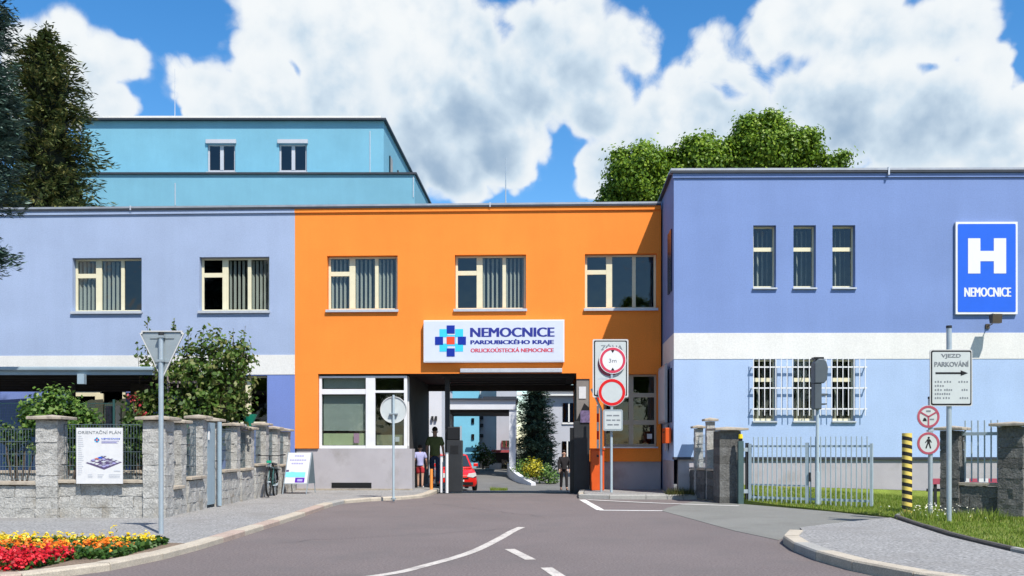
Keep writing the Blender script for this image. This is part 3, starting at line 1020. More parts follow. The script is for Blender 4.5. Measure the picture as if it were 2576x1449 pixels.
# doorway under the canopy with cream frame
d = MB()
d.box(-12.93, -11.96, 0.10, 0.20, 2.78, 2.98)
d.box(-12.10, -11.87, 0.09, 0.21, 0.3, 2.86)
d.box(-11.30, -11.17, 0.10, 0.20, 0.3, 3.04)
door = d.build('door_frame', M['cream'], wing)
MB().box(-12.93, -12.10, 0.14, 0.15, 0.3, 2.78).build('pane', M['glassdark'], door)
MB().box(-11.87, -11.30, 0.14, 0.15, 0.3, 3.04).build('pane', M['glassdark'], door)
MB().box(-11.80, -11.62, 0.10, 0.12, 1.6, 2.5).build('notice', M['postercol'], door)
MB().box(-11.50, -11.36, 0.10, 0.12, 1.7, 2.5).build('notice', M['sill'], door)
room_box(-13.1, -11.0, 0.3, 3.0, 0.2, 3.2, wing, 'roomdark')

# --- orange gatehouse with the drive-through
gate = thing('gatehouse', 'bright orange two storey gatehouse with an open drive-through and a porter booth', 'building', F1, -TH)
g_up = [(-5.30, 0), (-1.63, 1), (2.07, 2)]
holes = [(a, a + 2.03, WZ + 0.01, WZ + 0.01 + WH) for a, _ in g_up]
wall_mesh(MB(), -6.23, 4.215, 3.40, TOPZ, holes).build('upper_wall', M['orange'], gate)
MB().box(-6.23, -5.56, 0.0, 0.30, 1.265, 3.399).build('corner_pier', M['orange'], gate)
MB().box(1.83, 2.20, 0.0, 0.28, 3.24, 3.399).build('lintel_end', M['orange'], gate)
wall_mesh(MB(), 2.20, 4.215, 0.895, 3.399, [(2.62, 4.10, 1.32, 3.37)], rev=0.16).build('lower_wall', M['orange'], gate)
MB().box(2.22, 4.215, 0.045, 0.3, 0.0, 0.894).build('plinth', M['plinth'], gate)
MB().box(1.835, 2.199, 0.03, 0.3, 0.0, 3.238).build('gate_pier', mat('grey_brown_render', (0.24, 0.215, 0.195), 0.9, 0.08, 2, 0.3, 70), gate)
roof_edge(gate, -6.23, 4.20, M['orange'], seams=(-0.62,))
sh = MB()
sh.add([(-6.22, .3, 3.42), (-6.22, 5, 3.42), (-6.22, 5, TOPZ), (-6.22, .3, TOPZ)], [(0, 1, 2, 3)])
sh.add([(-6.22, 5, 3.42), (4.3, 5, 3.42), (4.3, 5, TOPZ), (-6.22, 5, TOPZ)], [(0, 1, 2, 3)])
sh.add([(-6.22, 5, 0), (-3.0, 5, 0), (-3.0, 5, 3.42), (-6.22, 5, 3.42)], [(0, 1, 2, 3)])
sh.add([(1.9, 5, 0), (4.3, 5, 0), (4.3, 5, 3.42), (1.9, 5, 3.42)], [(0, 1, 2, 3)])
sh.build('rear_wall', M['orange'], gate)
MB().box(-6.22, 4.3, 0.30, 5.0, TOPZ - 0.25, TOPZ - 0.10).build('roof', M['coping'], gate)
pas = M['dark']
pw = mat('dark_passage_paint', (0.055, 0.05, 0.047), 0.85, 0.2, 2)  # one even dark tone for the passage walls and rear beam
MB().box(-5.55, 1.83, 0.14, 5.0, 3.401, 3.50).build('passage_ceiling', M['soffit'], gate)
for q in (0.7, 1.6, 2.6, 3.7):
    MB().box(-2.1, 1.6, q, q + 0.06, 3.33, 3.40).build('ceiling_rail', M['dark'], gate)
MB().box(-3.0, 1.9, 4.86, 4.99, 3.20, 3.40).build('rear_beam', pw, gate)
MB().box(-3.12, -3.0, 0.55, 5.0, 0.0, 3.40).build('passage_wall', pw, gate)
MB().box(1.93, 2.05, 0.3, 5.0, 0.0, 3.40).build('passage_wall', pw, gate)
for a, i in g_up:
    office_window(gate, a, WZ + 0.01, 2.03, WH, COLS, skip=((), (0,), (0, 1, 2))[i], dark=((), (0,), (0, 1))[i])
# large three by two window in the shaded bay
y = 0.12
f = MB()
W, H = 1.48, 2.05
f.box(.004, W - .004, y, y + .07, .004, .07).box(.004, W - .004, y, y + .07, H - .06, H - .004)
f.box(.004, .06, y, y + .07, .07, H - .06).box(W - .06, W - .004, y, y + .07, .07, H - .06)
f.box(.70, .83, y - .003, y + .073, .068, H - .058)
for za, zb in ((.62, .75), (1.40, 1.52)):
    f.box(.06, .70, y + .002, y + .068, za, zb)
    f.box(.83, W - .06, y + .002, y + .068, za, zb)
lw = f.build('window', mat('taupe_window_paint', (0.42, 0.38, 0.30), 0.5, 0.05, 4), gate, loc=(2.62, 0, 1.32))
for xa, xb in ((.06, .70), (.83, W - .06)):
    for za, zb in ((.07, .62), (.75, 1.40), (1.52, H - .06)):
        MB().box(xa, xb, y + .03, y + .038, za, zb).build('pane', M['glass'], lw)
MB().box(-.03, W + .03, -.06, y + .003, -.045, -.003).build('window_sill', M['sill'], lw)
MB().box(1.22, 1.36, y + .018, y + .028, .22, .36).build('sticker', M['sill'], lw)
room_box(-.2, W + .1, .2, 2.5, -.5, H, lw, 'roomdark')
# porter booth with white framed glazing
MB().box(-6.2, -2.86, 0.055, 0.6, 0.0, 1.255).build('booth_plinth', M['plinth'], gate)
MB().box(-5.18, -4.03, 0.045, 0.056, 0.135, 0.285).build('cellar_vent', M['black'], gate)
MB().box(-6.2, -2.84, 0.02, 0.054, 0.02, 0.115).build('plinth_footing', M['cap'], gate)
f = MB()
y = 0.08
X0, X1 = -5.55, -3.01
zb_, zt_ = 1.258, 3.398
f.box(X0, X0 + .075, y, y + .1, zb_, zt_ - .05)
f.box(-4.20, -3.93, y - .01, y + .11, zb_, zt_ - .05)
f.box(X1 - .09, X1, y, y + .1, zb_, zt_ - .05)
f.box(X0, X1, y + .002, y + .098, zb_, zb_ + .09)
f.box(X0, X1, y + .002, y + .098, zt_ - .11, zt_ - .05)
f.box(X0 + .075, -4.20, y + .004, y + .096, 2.82, 2.97)
f.box(-3.93, X1 - .09, y + .004, y + .096, 2.86, 2.93)
bw = f.build('booth_window', M['whitepvc'], gate, bevel=0.006)
for xa, xb, za, zb in ((X0 + .075, -4.20, zb_ + .09, 2.82), (X0 + .075, -4.20, 2.97, zt_ - .11), (-3.93, X1 - .09, zb_ + .09, 2.86), (-3.93, X1 - .09, 2.93, zt_ - .11)):
    MB().box(xa, xb, y + .045, y + .055, za, zb).build('pane', M['glass'], bw)
b = MB()
z = 1.78
while z < 2.80:
    b.box(X0 + .09, -4.21, y + .17, y + .20, z, z + .026)
    z += 0.032
b.build('blinds', M['shutter'], bw, kind='stuff')
b = MB()
z = 3.0
while z < 3.28:
    b.box(X0 + .09, -4.21, y + .17, y + .20, z, z + .026)
    z += 0.032
b.build('blinds', M['shutter'], bw, kind='stuff')
MB().box(X0 + .1, -4.22, y + .12, y + .13, 1.36, 1.70).build('window_paper', M['paleyellow'], bw)
MB().box(-3.91, -3.12, y + .12, y + .13, 1.36, 1.66).build('window_paper', mat('olive_paper', (0.30, 0.30, 0.18), 0.8), bw)
MB().box(-4.56, -4.40, y + .058, y + .064, 1.42, 1.70).build('window_note', M['pinknote'], bw)
MB().box(-3.36, -3.24, y + .058, y + .064, 1.46, 1.60).build('window_note', M['whitepvc'], bw)
f = MB()
f.box(-3.10, -3.012, y + .11, 0.55, zb_, zb_ + .09).box(-3.10, -3.012, y + .11, 0.55, zt_ - .14, zt_ - .05).box(-3.10, -3.012, 0.47, 0.55, zb_ + .09, zt_ - .14)
f.build('booth_side_frame', M['whitepvc'], bw)
room_box(-5.54, -3.11, y + .11, 2.2, 0.6, 3.39, gate, 'room')
# roller shutter housing under the sign
MB().box(-1.46, 1.42, -0.20, -0.003, 3.415, 3.525).build('shutter_housing', M['sill'], gate, bevel=0.008)

# --- periwinkle annex on the right
T2 = R(0.5)
C2 = Vector((4.124, 23.3, 0))
def w2(s, y=0.0, z=0.0):
    return Vector((C2.x + s * math.cos(T2) + y * math.sin(T2), C2.y - s * math.sin(T2) + y * math.cos(T2), z))
annex = thing('hospital_annex', 'periwinkle blue hospital annex with white band and barred windows, right of the gatehouse', 'building', C2, -T2)
TZ2 = 8.36
AE = 15.0
nh = [(2.02, 2.60), (3.04, 3.61), (4.03, 4.61)]
wall_mesh(MB(), 0, AE, 4.21, TZ2, [(a, b, 5.36, 6.95) for a, b in nh], rev=0.2).build('upper_wall', M['annexup'], annex)
wall_mesh(MB(), 0, AE, 1.05, 3.545, [(a, b, 1.97, 3.543) for a, b in nh], rev=0.2).build('lower_wall', M['annexlow'], annex)
MB().box(0.0, AE, -0.010, 0.20, 3.546, 4.209).build('white_band', M['white'], annex)
MB().box(0.12, AE, 0.045, 0.25, -0.2, 0.985).build('plinth', M['plinth'], annex)
MB().box(0.0, AE, -0.012, 0.22, 0.986, 1.048).build('plinth_drip', M['darkcoping'], annex)
for n, z0, z1, m in (('side_wall', 4.21, TZ2, 'annexup'), ('side_wall', 3.546, 4.209, 'white'), ('side_wall', 0.95, 3.545, 'annexlow'), ('side_plinth', -0.1, 0.949, 'plinth')):
    MB().add([(0.0, 0.001, z0), (0.113, 2.55, z0), (0.113, 2.55, z1), (0.0, 0.001, z1)], [(0, 1, 2, 3)]).build(n, M[m], annex)
MB().add([(0.113, 2.55, 0), (0.30, 9, 0), (0.30, 9, TZ2), (0.113, 2.55, TZ2)], [(0, 1, 2, 3)]).add([(0.30, 9, 0), (AE, 9, 0), (AE, 9, TZ2), (0.30, 9, TZ2)], [(0, 1, 2, 3)]).add([(AE, 0, 0), (AE, 9, 0), (AE, 9, TZ2), (AE, 0, TZ2)], [(0, 1, 2, 3)]).build('rear_walls', M['annexup'], annex)
MB().prism([(0.05, 0.05), (AE, 0.05), (AE, 9), (0.35, 9), (0.13, 2.55)], TZ2 - 0.2, TZ2 - 0.08, 'z').build('roof', M['coping'], annex)
MB().box(-0.09, AE, -0.10, 0.30, TZ2 - 0.035, TZ2 + 0.02).build('roof_edge_flashing', M['coping'], annex)
MB().box(-0.082, AE, -0.092, -0.003, TZ2 - 0.09, TZ2 - 0.036).build('flashing_drip', M['darkcoping'], annex)
MB().box(-0.03, AE, -0.04, -0.002, TZ2 - 0.20, TZ2 - 0.091).build('parapet_band', M['annexup'], annex)
MB().prism([(-0.09, 0.301), (0.2, 0.301), (0.38, 9), (0.20, 9), (0.02, 2.55)], TZ2 - 0.035, TZ2 + 0.02, 'z').build('roof_edge_flashing', M['darkcoping'], annex)
MB().box(5.40, 5.44, -0.12, 0.31, TZ2 - 0.16, TZ2 + 0.04).build('flashing_clip', M['sill'], annex)
def slim_window(x0, x1, z0, z1, tf, barred=False):
    w, h = x1 - x0, z1 - z0
    y = 0.155
    f = MB()
    fr = 0.045
    f.box(.004, fr, y, y + .06, .004, h - .004).box(w - fr, w - .004, y, y + .06, .004, h - .004)
    f.box(fr, w - fr, y, y + .06, .004, fr + .02).box(fr, w - fr, y, y + .06, h - fr, h - .004)
    tz = h * tf
    f.box(fr - .002, w - fr + .002, y - .004, y + .064, tz, tz + .10)
    win = f.build('window', M['cream'], annex, loc=(x0, 0, z0))
    MB().box(fr, w - fr, y + .025, y + .033, fr + .02, tz).build('pane', M['glass'], win)
    MB().box(fr, w - fr, y + .025, y + .033, tz + .10, h - fr).build('pane', M['glass'], win)
    MB().box(-.02, w + .02, -.06, y + .003, -.04, -.003).build('window_sill', M['sill'], win)
    b = MB()
    slats(b, .05, w - .05, fr, h - fr, y + .3, 0.11)
    b.build('blinds', M['blind'], win, kind='stuff')
    room_box(-.2, w + .2, .25, 2.0, -.3, h + .0 if barred else h + .2, win, 'roomdark')
for a, b in nh:
    slim_window(a, b, 5.36, 6.95, 0.60)
    slim_window(a, b, 1.97, 3.543, 0.64, True)
# dark blue glass strips of the side wall windows
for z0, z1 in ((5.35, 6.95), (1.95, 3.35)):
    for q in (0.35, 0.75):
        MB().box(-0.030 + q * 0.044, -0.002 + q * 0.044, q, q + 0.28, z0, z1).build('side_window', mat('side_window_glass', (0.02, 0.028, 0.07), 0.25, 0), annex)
# white security grille over the three ground windows: every bar its own piece
gr = thing('window_grille', 'white welded security grille across the three lower windows of the blue annex', 'grille', w2(0, -0.115), -T2)
for z in (2.27, 2.80, 3.33):
    MB().box(1.95, 4.86, -0.016, 0.016, z - 0.016, z + 0.016).build('crossbar', M['whitepvc'], gr)
bar = None
nb = 21
for i in range(nb):
    x = 1.99 + i * (4.81 - 1.99) / (nb - 1)
    if bar is None:
        bar = MB().box(-0.010, 0.010, -0.030, -0.0165, 2.10, 3.57).build('grille_bar', M['whitepvc'], gr, loc=(x, 0, 0))
    else:
        share(bar, gr, (x, 0, 0))
for x in (1.97, 3.4, 4.84):
    for z in (2.27, 2.80, 3.33):
        MB().box(x - .012, x + .012, 0.0165, 0.112, z - .012, z + .012).build('wall_bracket', M['whitepvc'], gr)

# --- turquoise building behind on the left
teal = thing('stepped_building', 'turquoise stepped block rising behind the lavender wing with two dark windows', 'building', (0, 0, 0))
def quadwall(name, P, m, parent):
    return MB().add(P, [(0, 1, 2, 3)]).build(name, m, parent)
def side(x, y, k):
    return (x + 0.0435 * k, y + k)
lx, ly, lz = -4.79, 45.0, 14.72
ux, uy, uz = -6.74, 48.0, 18.42
a = side(lx, ly, 22)
MB().prism([(-23.5, ly), (lx, ly), a, (-22.6, ly + 22)], 0, lz, 'z').build('lower_block', M['teal'], teal)
b = side(ux, uy, 19)
wz0, wz1 = 15.75, 17.22
xs_ = [(522, 592), (702, 772)]
hl = [((p - 1288) / 2300 * uy, (q - 1288) / 2300 * uy, wz0, wz1) for p, q in xs_]
wall_mesh(MB(), -22.6, ux, lz - 0.1, uz, hl, y=uy, rev=0.25).build('upper_wall', M['teal'], teal)
MB().add([(ux, uy, lz - .1), (b[0], b[1], lz - .1), (b[0], b[1], uz), (ux, uy, uz)], [(0, 1, 2, 3)]).add([(-22.6, uy, lz - .1), (-22, b[1], lz - .1), (-22, b[1], uz), (-22.6, uy, uz)], [(0, 1, 2, 3)]).add([(-22, b[1], lz - .1), (b[0], b[1], lz - .1), (b[0], b[1], uz), (-22, b[1], uz)], [(0, 1, 2, 3)]).build('upper_wall', M['teal'], teal)
MB().prism([(-23.0, uy - .25), (ux + .15, uy - .25), (b[0] + .15, b[1]), (-22.5, b[1])], uz, uz + .09, 'z').build('roof', M['darkcoping'], teal)
MB().prism([(-21.4, uy - .22), (ux - .1, uy - .22), (b[0] - .1, b[1]), (-21.4, b[1])], uz + .091, uz + .20, 'z').build('roof_parapet', M['white'], teal)
MB().prism([(-23.6, ly - .10), (lx + .10, ly - .10), (a[0] + .10, a[1]), (lx - .3, a[1]), (lx - .35, ly + .3), (-23.6, ly + .3)], lz, lz + .09, 'z').build('ledge_flashing', M['darkcoping'], teal)
for xa, xb, za, zb in hl:
    w = xb - xa
    f = MB().box(0, .09, .1, .2, 0, zb - za).box(w - .09, w, .1, .2, 0, zb - za).box(.09, w - .09, .1, .2, 0, .12).box(.09, w - .09, .1, .2, zb - za - .08, zb - za).box(w / 2 - .09, w / 2 + .09, .08, .21, .12, zb - za - .08)
    wi = f.build('window', M['greywall'], teal, loc=(xa, uy, za))
    for p, q in ((.09, w / 2 - .09), (w / 2 + .09, w - .09)):
        MB().box(p, q, .14, .15, .12, zb - za - .08).build('pane', M['glassdark'], wi)
    MB().box(-.06, w + .06, -.12, .003, zb - za + .01, zb - za + .21).build('blind_box', M['greywall'], wi)
    MB().box(-.06, w + .06, -.08, .01, -.08, -.005).build('window_sill', M['greywall'], wi)
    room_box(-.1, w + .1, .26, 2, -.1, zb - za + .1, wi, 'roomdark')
for k in (1.6, 4.2):
    c = side(ux, uy, k)
    MB().box(c[0] + .0, c[0] + .08, c[1], c[1] + .9, wz0 + .2, wz1 - .1).build('side_window', M['glassdark'], teal)
for p, z0, z1, yy in ((931, 15.0, 17.9, uy), (441, 13.2, 14.3, ly), (1040, 13.6, 14.6, ly)):
    x = (p - 1288) / 2300 * yy
    MB().box(x - .018, x + .018, yy - .03, yy - .004, z0, z1).build('lightning_conductor', M['sill'], teal)
tag(MB().tube([((440 - 1288) / 2300 * 49.5, 49.5, 18.5), ((440 - 1288) / 2300 * 49.5, 49.5, 21.8)], .028, 6, .010).build('lightning_rod', M['sill']), 'thin pale lightning rod standing on the turquoise roof', 'lightning rod')
lr = MB().tube([(0, 0, 0), (0, 0, 1.75)], .022, 6, .012).build('lightning_rod', M['galv'])
lr.location = w1(-0.22, 1.0, 8.1)
tag(lr, 'slender grey lightning rod standing on the orange gatehouse roof', 'lightning rod')

# --- courtyard buildings seen through the drive-through
def far(u, y):
    return (u - 1288) / 2300 * y
def fz(v, y):
    return 1.3 + (1125 - v) * y / 2300
# portico
Y = 48.0
gz = ground_z(Y)
po = thing('portico', 'white flat-roofed portico over the courtyard road beyond the drive-through', 'portico', (0, 0, 0))
xl, xr = far(1084, Y), far(1297, Y)
MB().box(xl, xr, Y, Y + 6, fz(1030, Y), fz(1006, Y)).build('canopy_slab', M['whitewall'], po)
MB().box(xl - .15, xr + .15, Y - .15, Y + 6.1, fz(1005.8, Y), fz(1002, Y)).build('roof_edge_flashing', M['darkcoping'], po)
MB().box(xl + .3, xr - .05, Y + .3, Y + 5.8, fz(1030, Y) - .16, fz(1030, Y) - .004).build('soffit', M['soffit'], po)
col = MB().box(-.17, .17, -.17, .17, gz - .1, fz(1030, Y) - .003).build('column', M['whitewall'], po, loc=(far(1290, Y) - .02, Y + .25, 0))
share(col, po, (far(1116, Y), Y + .25, 0))
share(col, po, (far(1290, Y), Y + 5.6, 0))
share(col, po, (far(1116, Y), Y + 5.6, 0))
# buildings at the back of the yard
def block(name, label, u0, u1, Y, ztop, m, cop=True, depth=8):
    t = thing(name, label, 'building', (0, 0, 0))
    MB().box(far(u0, Y), far(u1, Y), Y, Y + depth, -.6, ztop).build('outer_wall', M[m], t)
    if cop:
        MB().box(far(u0, Y) - .1, far(u1, Y) + .1, Y - .12, Y + depth, ztop + .002, ztop + .16).build('roof_edge_flashing', M['darkcoping'], t)
    return t
b1 = block('courtyard_building', 'small white courtyard building with wall lamps, nearest the left passage wall', 1040, 1111, 44, 4.6, 'whitewall')
for q in (1085, 1094):
    MB().box(far(q, 43.9), far(q, 43.9) + .1, 43.86, 43.995, fz(1057, 44), fz(1047, 44)).build('wall_lamp', M['dark'], b1)
b2 = block('turquoise_courtyard_block', 'pale turquoise block seen through the white portico', 1120, 1206, 60, 9, 'tealfar')
for q, v0 in ((1186, 1052), (1186, 1092)):
    MB().box(far(q, 60), far(q + 7, 60), 59.93, 59.995, fz(v0 + 14, 60), fz(v0, 60)).build('window', M['glassdark'], b2)
b3 = block('balcony_block', 'side of the grey building painted paler as sunlit, with dark balcony recesses beside the turquoise courtyard block', 1206, 1251, 61, 9, 'whitewall')  # off-white plaster puts the sunlight on this side into the wall colour
for v0 in (1047, 1066, 1092):
    MB().box(far(1207, 61), far(1216, 61), 60.7, 60.995, fz(v0 + 8, 61), fz(v0, 61)).build('balcony', M['dark'], b3)
MB().box(far(1208, 59), far(1240, 59), 58.6, 60.9, fz(1180, 59), fz(1145, 59)).build('entrance_porch', M['dark'], b3)
b4 = block('entrance_block', 'pale grey block with a dark entrance under a red awning', 1249, 1300, 58, 7.5, 'greywall')
for z in (6.6, 5.9, 5.5):
    MB().box(far(1215, 57.8), far(1300, 57.8), 57.86, 57.99, z * .62 + .3, z * .62 + .42).build('facade_ledge', M['darkcoping'], b4)
MB().box(far(1262, 57.9), far(1292, 57.9), 57.9, 57.995, fz(1125, 58), fz(1108, 58)).build('window', M['glassdark'], b4)
for i in range(3):
    x = far(1262, 57.9) + i * .27
    MB().box(x, x + .04, 57.86, 57.899, fz(1125, 58), fz(1108, 58)).build('window_bar', M['awning'], b4)
aw = MB().box(far(1236, 56), far(1296, 56), 55.6, 57.9, fz(1138, 56), fz(1132, 56)).build('awning', M['awning'], b4)
MB().box(far(1238, 56.2), far(1296, 56.2), 56.6, 57.98, fz(1164, 56), fz(1139, 56)).build('entrance_recess', M['dark'], b4)
MB().box(far(1262, 56.5), far(1282, 56.5), 56.40, 56.59, fz(1182, 56.5), fz(1156, 56.5)).build('entrance_door', M['glassdark'], b4)
MB().box(far(1230, 56), far(1262, 56), 56.5, 56.58, -.2, fz(1165, 56.5)).build('entrance_wall', M['whitewall'], b4)
b5 = block('right_courtyard_block', 'pale grey courtyard block with dark windows behind the courtyard spruce', 1362, 1500, 54, fz(985, 54), 'greywall', depth=10)
MB().box(far(1300, 53.9), far(1500, 53.9), 53.6, 53.99, fz(996, 54), fz(992, 54)).build('gutter', M['white'], b5)
for (p, q, v0, v1) in ((1416, 1446, 1014, 1062), (1365, 1390, 1110, 1160), (1414, 1440, 1110, 1170)):
    x0, x1, z0, z1 = far(p, 54), far(q, 54), fz(v1, 54), fz(v0, 54)
    wi = MB().box(x0 - .05, x1 + .05, 53.93, 53.997, z0 - .12, z0 - .02).box((x0 + x1) / 2 - .04, (x0 + x1) / 2 + .04, 53.9, 53.94, z0, z1).build('window', M['white'], b5)
    MB().box(x0, x1, 53.945, 53.99, z0, z1).build('pane', M['glassdark'], wi)
# curved ramp wall
rampp = [(far(1281, 50), 50.2), (far(1290, 47), 47.2), (far(1304, 45), 45.0), (far(1322, 43.5), 43.5), (far(1342, 42.5), 42.5)]
rl = smooth_line(rampp, 8)
ra, rb = offset_line(rl, .12), offset_line(rl, -.12)
mb = MB()
n = len(rl)
tops = [0.62 - 0.50 * (i / (n - 1)) for i in range(n)]
vs = []
for i in range(n):
    g = ground_z(rl[i].y) - .1
    t = ground_z(rl[i].y) + tops[i]
    vs += [(ra[i].x, ra[i].y, g), (rb[i].x, rb[i].y, g), (rb[i].x, rb[i].y, t), (ra[i].x, ra[i].y, t)]
fs = []
for i in range(n - 1):
    o = 4 * i
    for q in range(4):
        fs.append((o + q, o + (q + 1) % 4, o + 4 + (q + 1) % 4, o + 4 + q))
fs += [(0, 1, 2, 3), (4 * n - 4, 4 * n - 3, 4 * n - 2, 4 * n - 1)]
mb.add(vs, fs)
tag(mb.build('ramp_wall', M['whitewall']), 'low curved white parapet beside the courtyard spruce', 'wall')

# ------------------------------------------------------------------ sign on the gatehouse
def gate_sign():
    t = thing('hospital_sign', 'large white light-box sign with blue and red cross logo above the drive-through', 'sign', w1(-2.505, -0.03, 3.70), -TH)
    W, H = 3.99, 1.20
    MB().box(0, W, -0.14, 0.0, 0, H).build('sign_box', M['signwhite'], t, bevel=0.01)
    MB().box(0.035, W - 0.035, -0.146, -0.1405, 0.035, H - 0.035).build('sign_panel', M['signpale'], t)
    y = -0.147
    px = W / 350.0
    def sq(u0, v0, u1, v1, m, n, dy=0.0):
        MB().box((u0 - 1070) * px, (u1 - 1070) * px, y - .004 - dy, y - dy, (920 - v1) * px, (920 - v0) * px).build(n, m, t)
    for u0, v0 in ((1110, 837), (1149, 837), (1110, 873), (1149, 873)):
        sq(u0, v0, u0 + 20, v0 + 20 if v0 < 850 else v0 + 20, M['cyan'], 'logo_square')
    sq(1128, 852, 1150, 879, M['cyan'], 'logo_square')
    for u0, v0 in ((1127, 828), (1098, 856), (1155, 856), (1127, 885)):
        sq(u0 + 1, v0, u0 + 21, v0 + 20, M['navy'], 'logo_square', 0.005)
    sq(1128, 856, 1148, 875, M['logored'], 'logo_square', 0.005)
    lettering('NEMOCNICE', (1188 - 1070) * px, (920 - 857) * px, 206 * px, 23 * px, y - .001, M['letnavy'], t, 0.075)
    lettering('PARDUBICKÉHO KRAJE', (1188 - 1070) * px, (920 - 878) * px, 205 * px, 15.5 * px, y - .001, M['letnavy'], t, 0.075)
    lettering('ORLICKOÚSTECKÁ NEMOCNICE', (1188 - 1070) * px, (920 - 895) * px, 205 * px, 12 * px, y - .001, M['letred'], t, 0.06)
    return t
gate_sign()

# blue H sign on the annex
t = thing('hospital_h_sign', 'tall blue sign with a big white H and NEMOCNICE, high on the annex wall', 'sign', w2(7.12, -0.045, 4.67), -T2)
W, H = 1.56, 2.34
MB().box(0, W, -.03, .03, 0, H).build('sign_plate', M['signwhite'], t)
MB().prism(rrect(.05, W - .05, .055, H - .055, .03), -.036, -.0305, 'y').build('sign_field', M['hblue'], t)
hx0, hx1, hz0, hz1, st = .305, 1.265, 1.03, 1.92, .31
MB().prism([(hx0, hz0), (hx0 + st, hz0), (hx0 + st, hz0 + .31), (hx1 - st, hz0 + .31), (hx1 - st, hz0), (hx1, hz0), (hx1, hz1), (hx1 - st, hz1), (hx1 - st, hz0 + .57), (hx0 + st, hz0 + .57), (hx0 + st, hz1), (hx0, hz1)], -.041, -.0365, 'y').build('letter', M['signwhite'], t)
lettering('NEMOCNICE', .22, .44, 1.16, .235, -.0365, M['signwhite'], t, 0.05)

# floodlight below it
t = thing('floodlight', 'small dark floodlight on a short arm below the blue H sign', 'lamp', w2(7.95, -0.02, 4.37), -T2)
MB().box(-.05, .05, -.012, .012, -.06, .06).build('wall_plate', M['brass'], t)
MB().tube([(0, -.01, 0), (-.02, -.25, .02), (-.02, -.40, .10)], .014, 6).build('arm', M['brass'], t)
MB().prism([(-.50, .02), (-.36, .02), (-.30, .24), (-.52, .24)], -.13, .10, 'x').build('lamp_head', M['brass'], t)
MB().box(-.11, .08, -.50, -.33, .241, .262).build('lens', M['lens'], t)

# ------------------------------------------------------------------ posts and signs
def post(parent, h, r, m='galv', cap=True, name='pole'):
    o = MB().tube([(0, 0, -.05), (0, 0, h)], r, 12).build(name, M[m], parent, smooth=True)
    if cap:
        MB().tube([(0, 0, h - .03), (0, 0, h + .012)], r * 1.12, 12).build('pole_cap', M['dark'], parent)
    return o
# give-way sign from behind
t = thing('give_way_sign', 'back of an inverted triangular give-way sign on a galvanised pole, unpainted grey metal', 'road sign', (-4.97, 12.95, .075))
post(t, 2.84, .034)
def tri(w, ztop, zb, r=.04):
    P = [Vector((-w / 2, ztop)), Vector((w / 2, ztop)), Vector((0, zb))]
    out = []
    for i in range(3):
        a, b, c = P[i - 1], P[i], P[(i + 1) % 3]
        u, v = (a - b).normalized(), (c - b).normalized()
        for k in range(5):
            q = k / 4
            out.append(b + u * r * (1 - q) + v * r * q + (u + v) * (-r * .25 * math.sin(math.pi * q)) * -1)
    return [(p.x, p.y) for p in out]
pl = MB().prism(tri(.67, 2.88, 2.18), .045, .049, 'y').build('sign_plate', M['signback'], t)
f = MB()
P = tri(.67, 2.88, 2.18)
cen = (0, 2.65)
inner_ = [(cen[0] + (x - cen[0]) * .93, cen[1] + (z - cen[1]) * .93) for x, z in P]
for i in range(len(P)):
    j = (i + 1) % len(P)
    f.add([(P[i][0], .025, P[i][1]), (P[j][0], .025, P[j][1]), (inner_[j][0], .025, inner_[j][1]), (inner_[i][0], .025, inner_[i][1]), (P[i][0], .046, P[i][1]), (P[j][0], .046, P[j][1])], [(0, 1, 2, 3), (0, 1, 5, 4)])
f.build('sign_rim', M['signrim'], t)
for z, w in ((2.79, .34), (2.45, .20)):
    MB().box(-w / 2, w / 2, .034, .044, z - .02, z + .02).box(-.05, .05, -.040, .034, z - .016, z + .016).build('clamp', M['signback'], t)

# round sign from behind
t = thing('round_sign', 'back of a round road sign on a thin pale pole before the porter booth', 'road sign', (-2.80, 21.6, .075))
post(t, 2.46, .028, 'galvpale', False)
MB().disc(0, 2.11, .315, .040, .046).build('sign_plate', M['signface'], t)
MB().ring(0, 2.11, .300, .318, .020, .039).build('sign_rim', M['signrim'], t)
MB().box(-.10, .10, -.034, .038, 2.0, 2.03).build('clamp', M['signback'], t)
MB().tube([(0, 0, -.01), (0, 0, .03)], .06, 10).build('pole_foot', M['signback'], t)

# zone panel with two round signs and a small plate
t = thing('zone_sign_post', 'zone panel behind two red-ringed round signs and a small plate at the gate jamb', 'road sign', (2.62, 24.1, .11))
post(t, 3.9, .035, 'galvpale', False)
MB().tube([(-.24, .30, -.05), (-.24, .30, 2.2)], .035, 10).build('rear_pole', M['galv'], t)
MB().tube([(-.24, .30, 2.2), (-.50, .30, 2.75)], .03, 8).build('rear_brace', M['galv'], t)
zp = MB().prism(rrect(-.50, .44, 2.50, 4.03, .04), -.062, -.045, 'y').build('zone_plate', M['signrim'], t)
f = MB()
f.prism(rrect(-.465, .405, 2.535, 3.995, .035), -.065, -.0625, 'y').build('black_border', M['black'], zp)
MB().prism(rrect(-.435, .375, 2.565, 3.965, .03), -.068, -.0655, 'y').build('zone_field', M['signface'], zp)
lettering('ZÓNA', -.28, 3.74, .56, .165, -.0685, M['lettergrey'], t, 0.03)
MB().disc(-.06, 3.36, .30, -.071, -.0685).build('zone_disc', M['dullred'], zp)
for (x0, x1, z0) in ((-.36, -.10, 2.98), (-.30, -.02, 2.88), (-.10, .12, 2.80), (-.36, -.14, 2.72)):
    MB().box(x0, x1, -.0705, -.0685, z0, z0 + .045).build('small_print', M['sill'], zp)
MB().box(-.03, .03, -.12, -.03, 2.0, 3.6).build('sign_bracket', M['galv'], t)
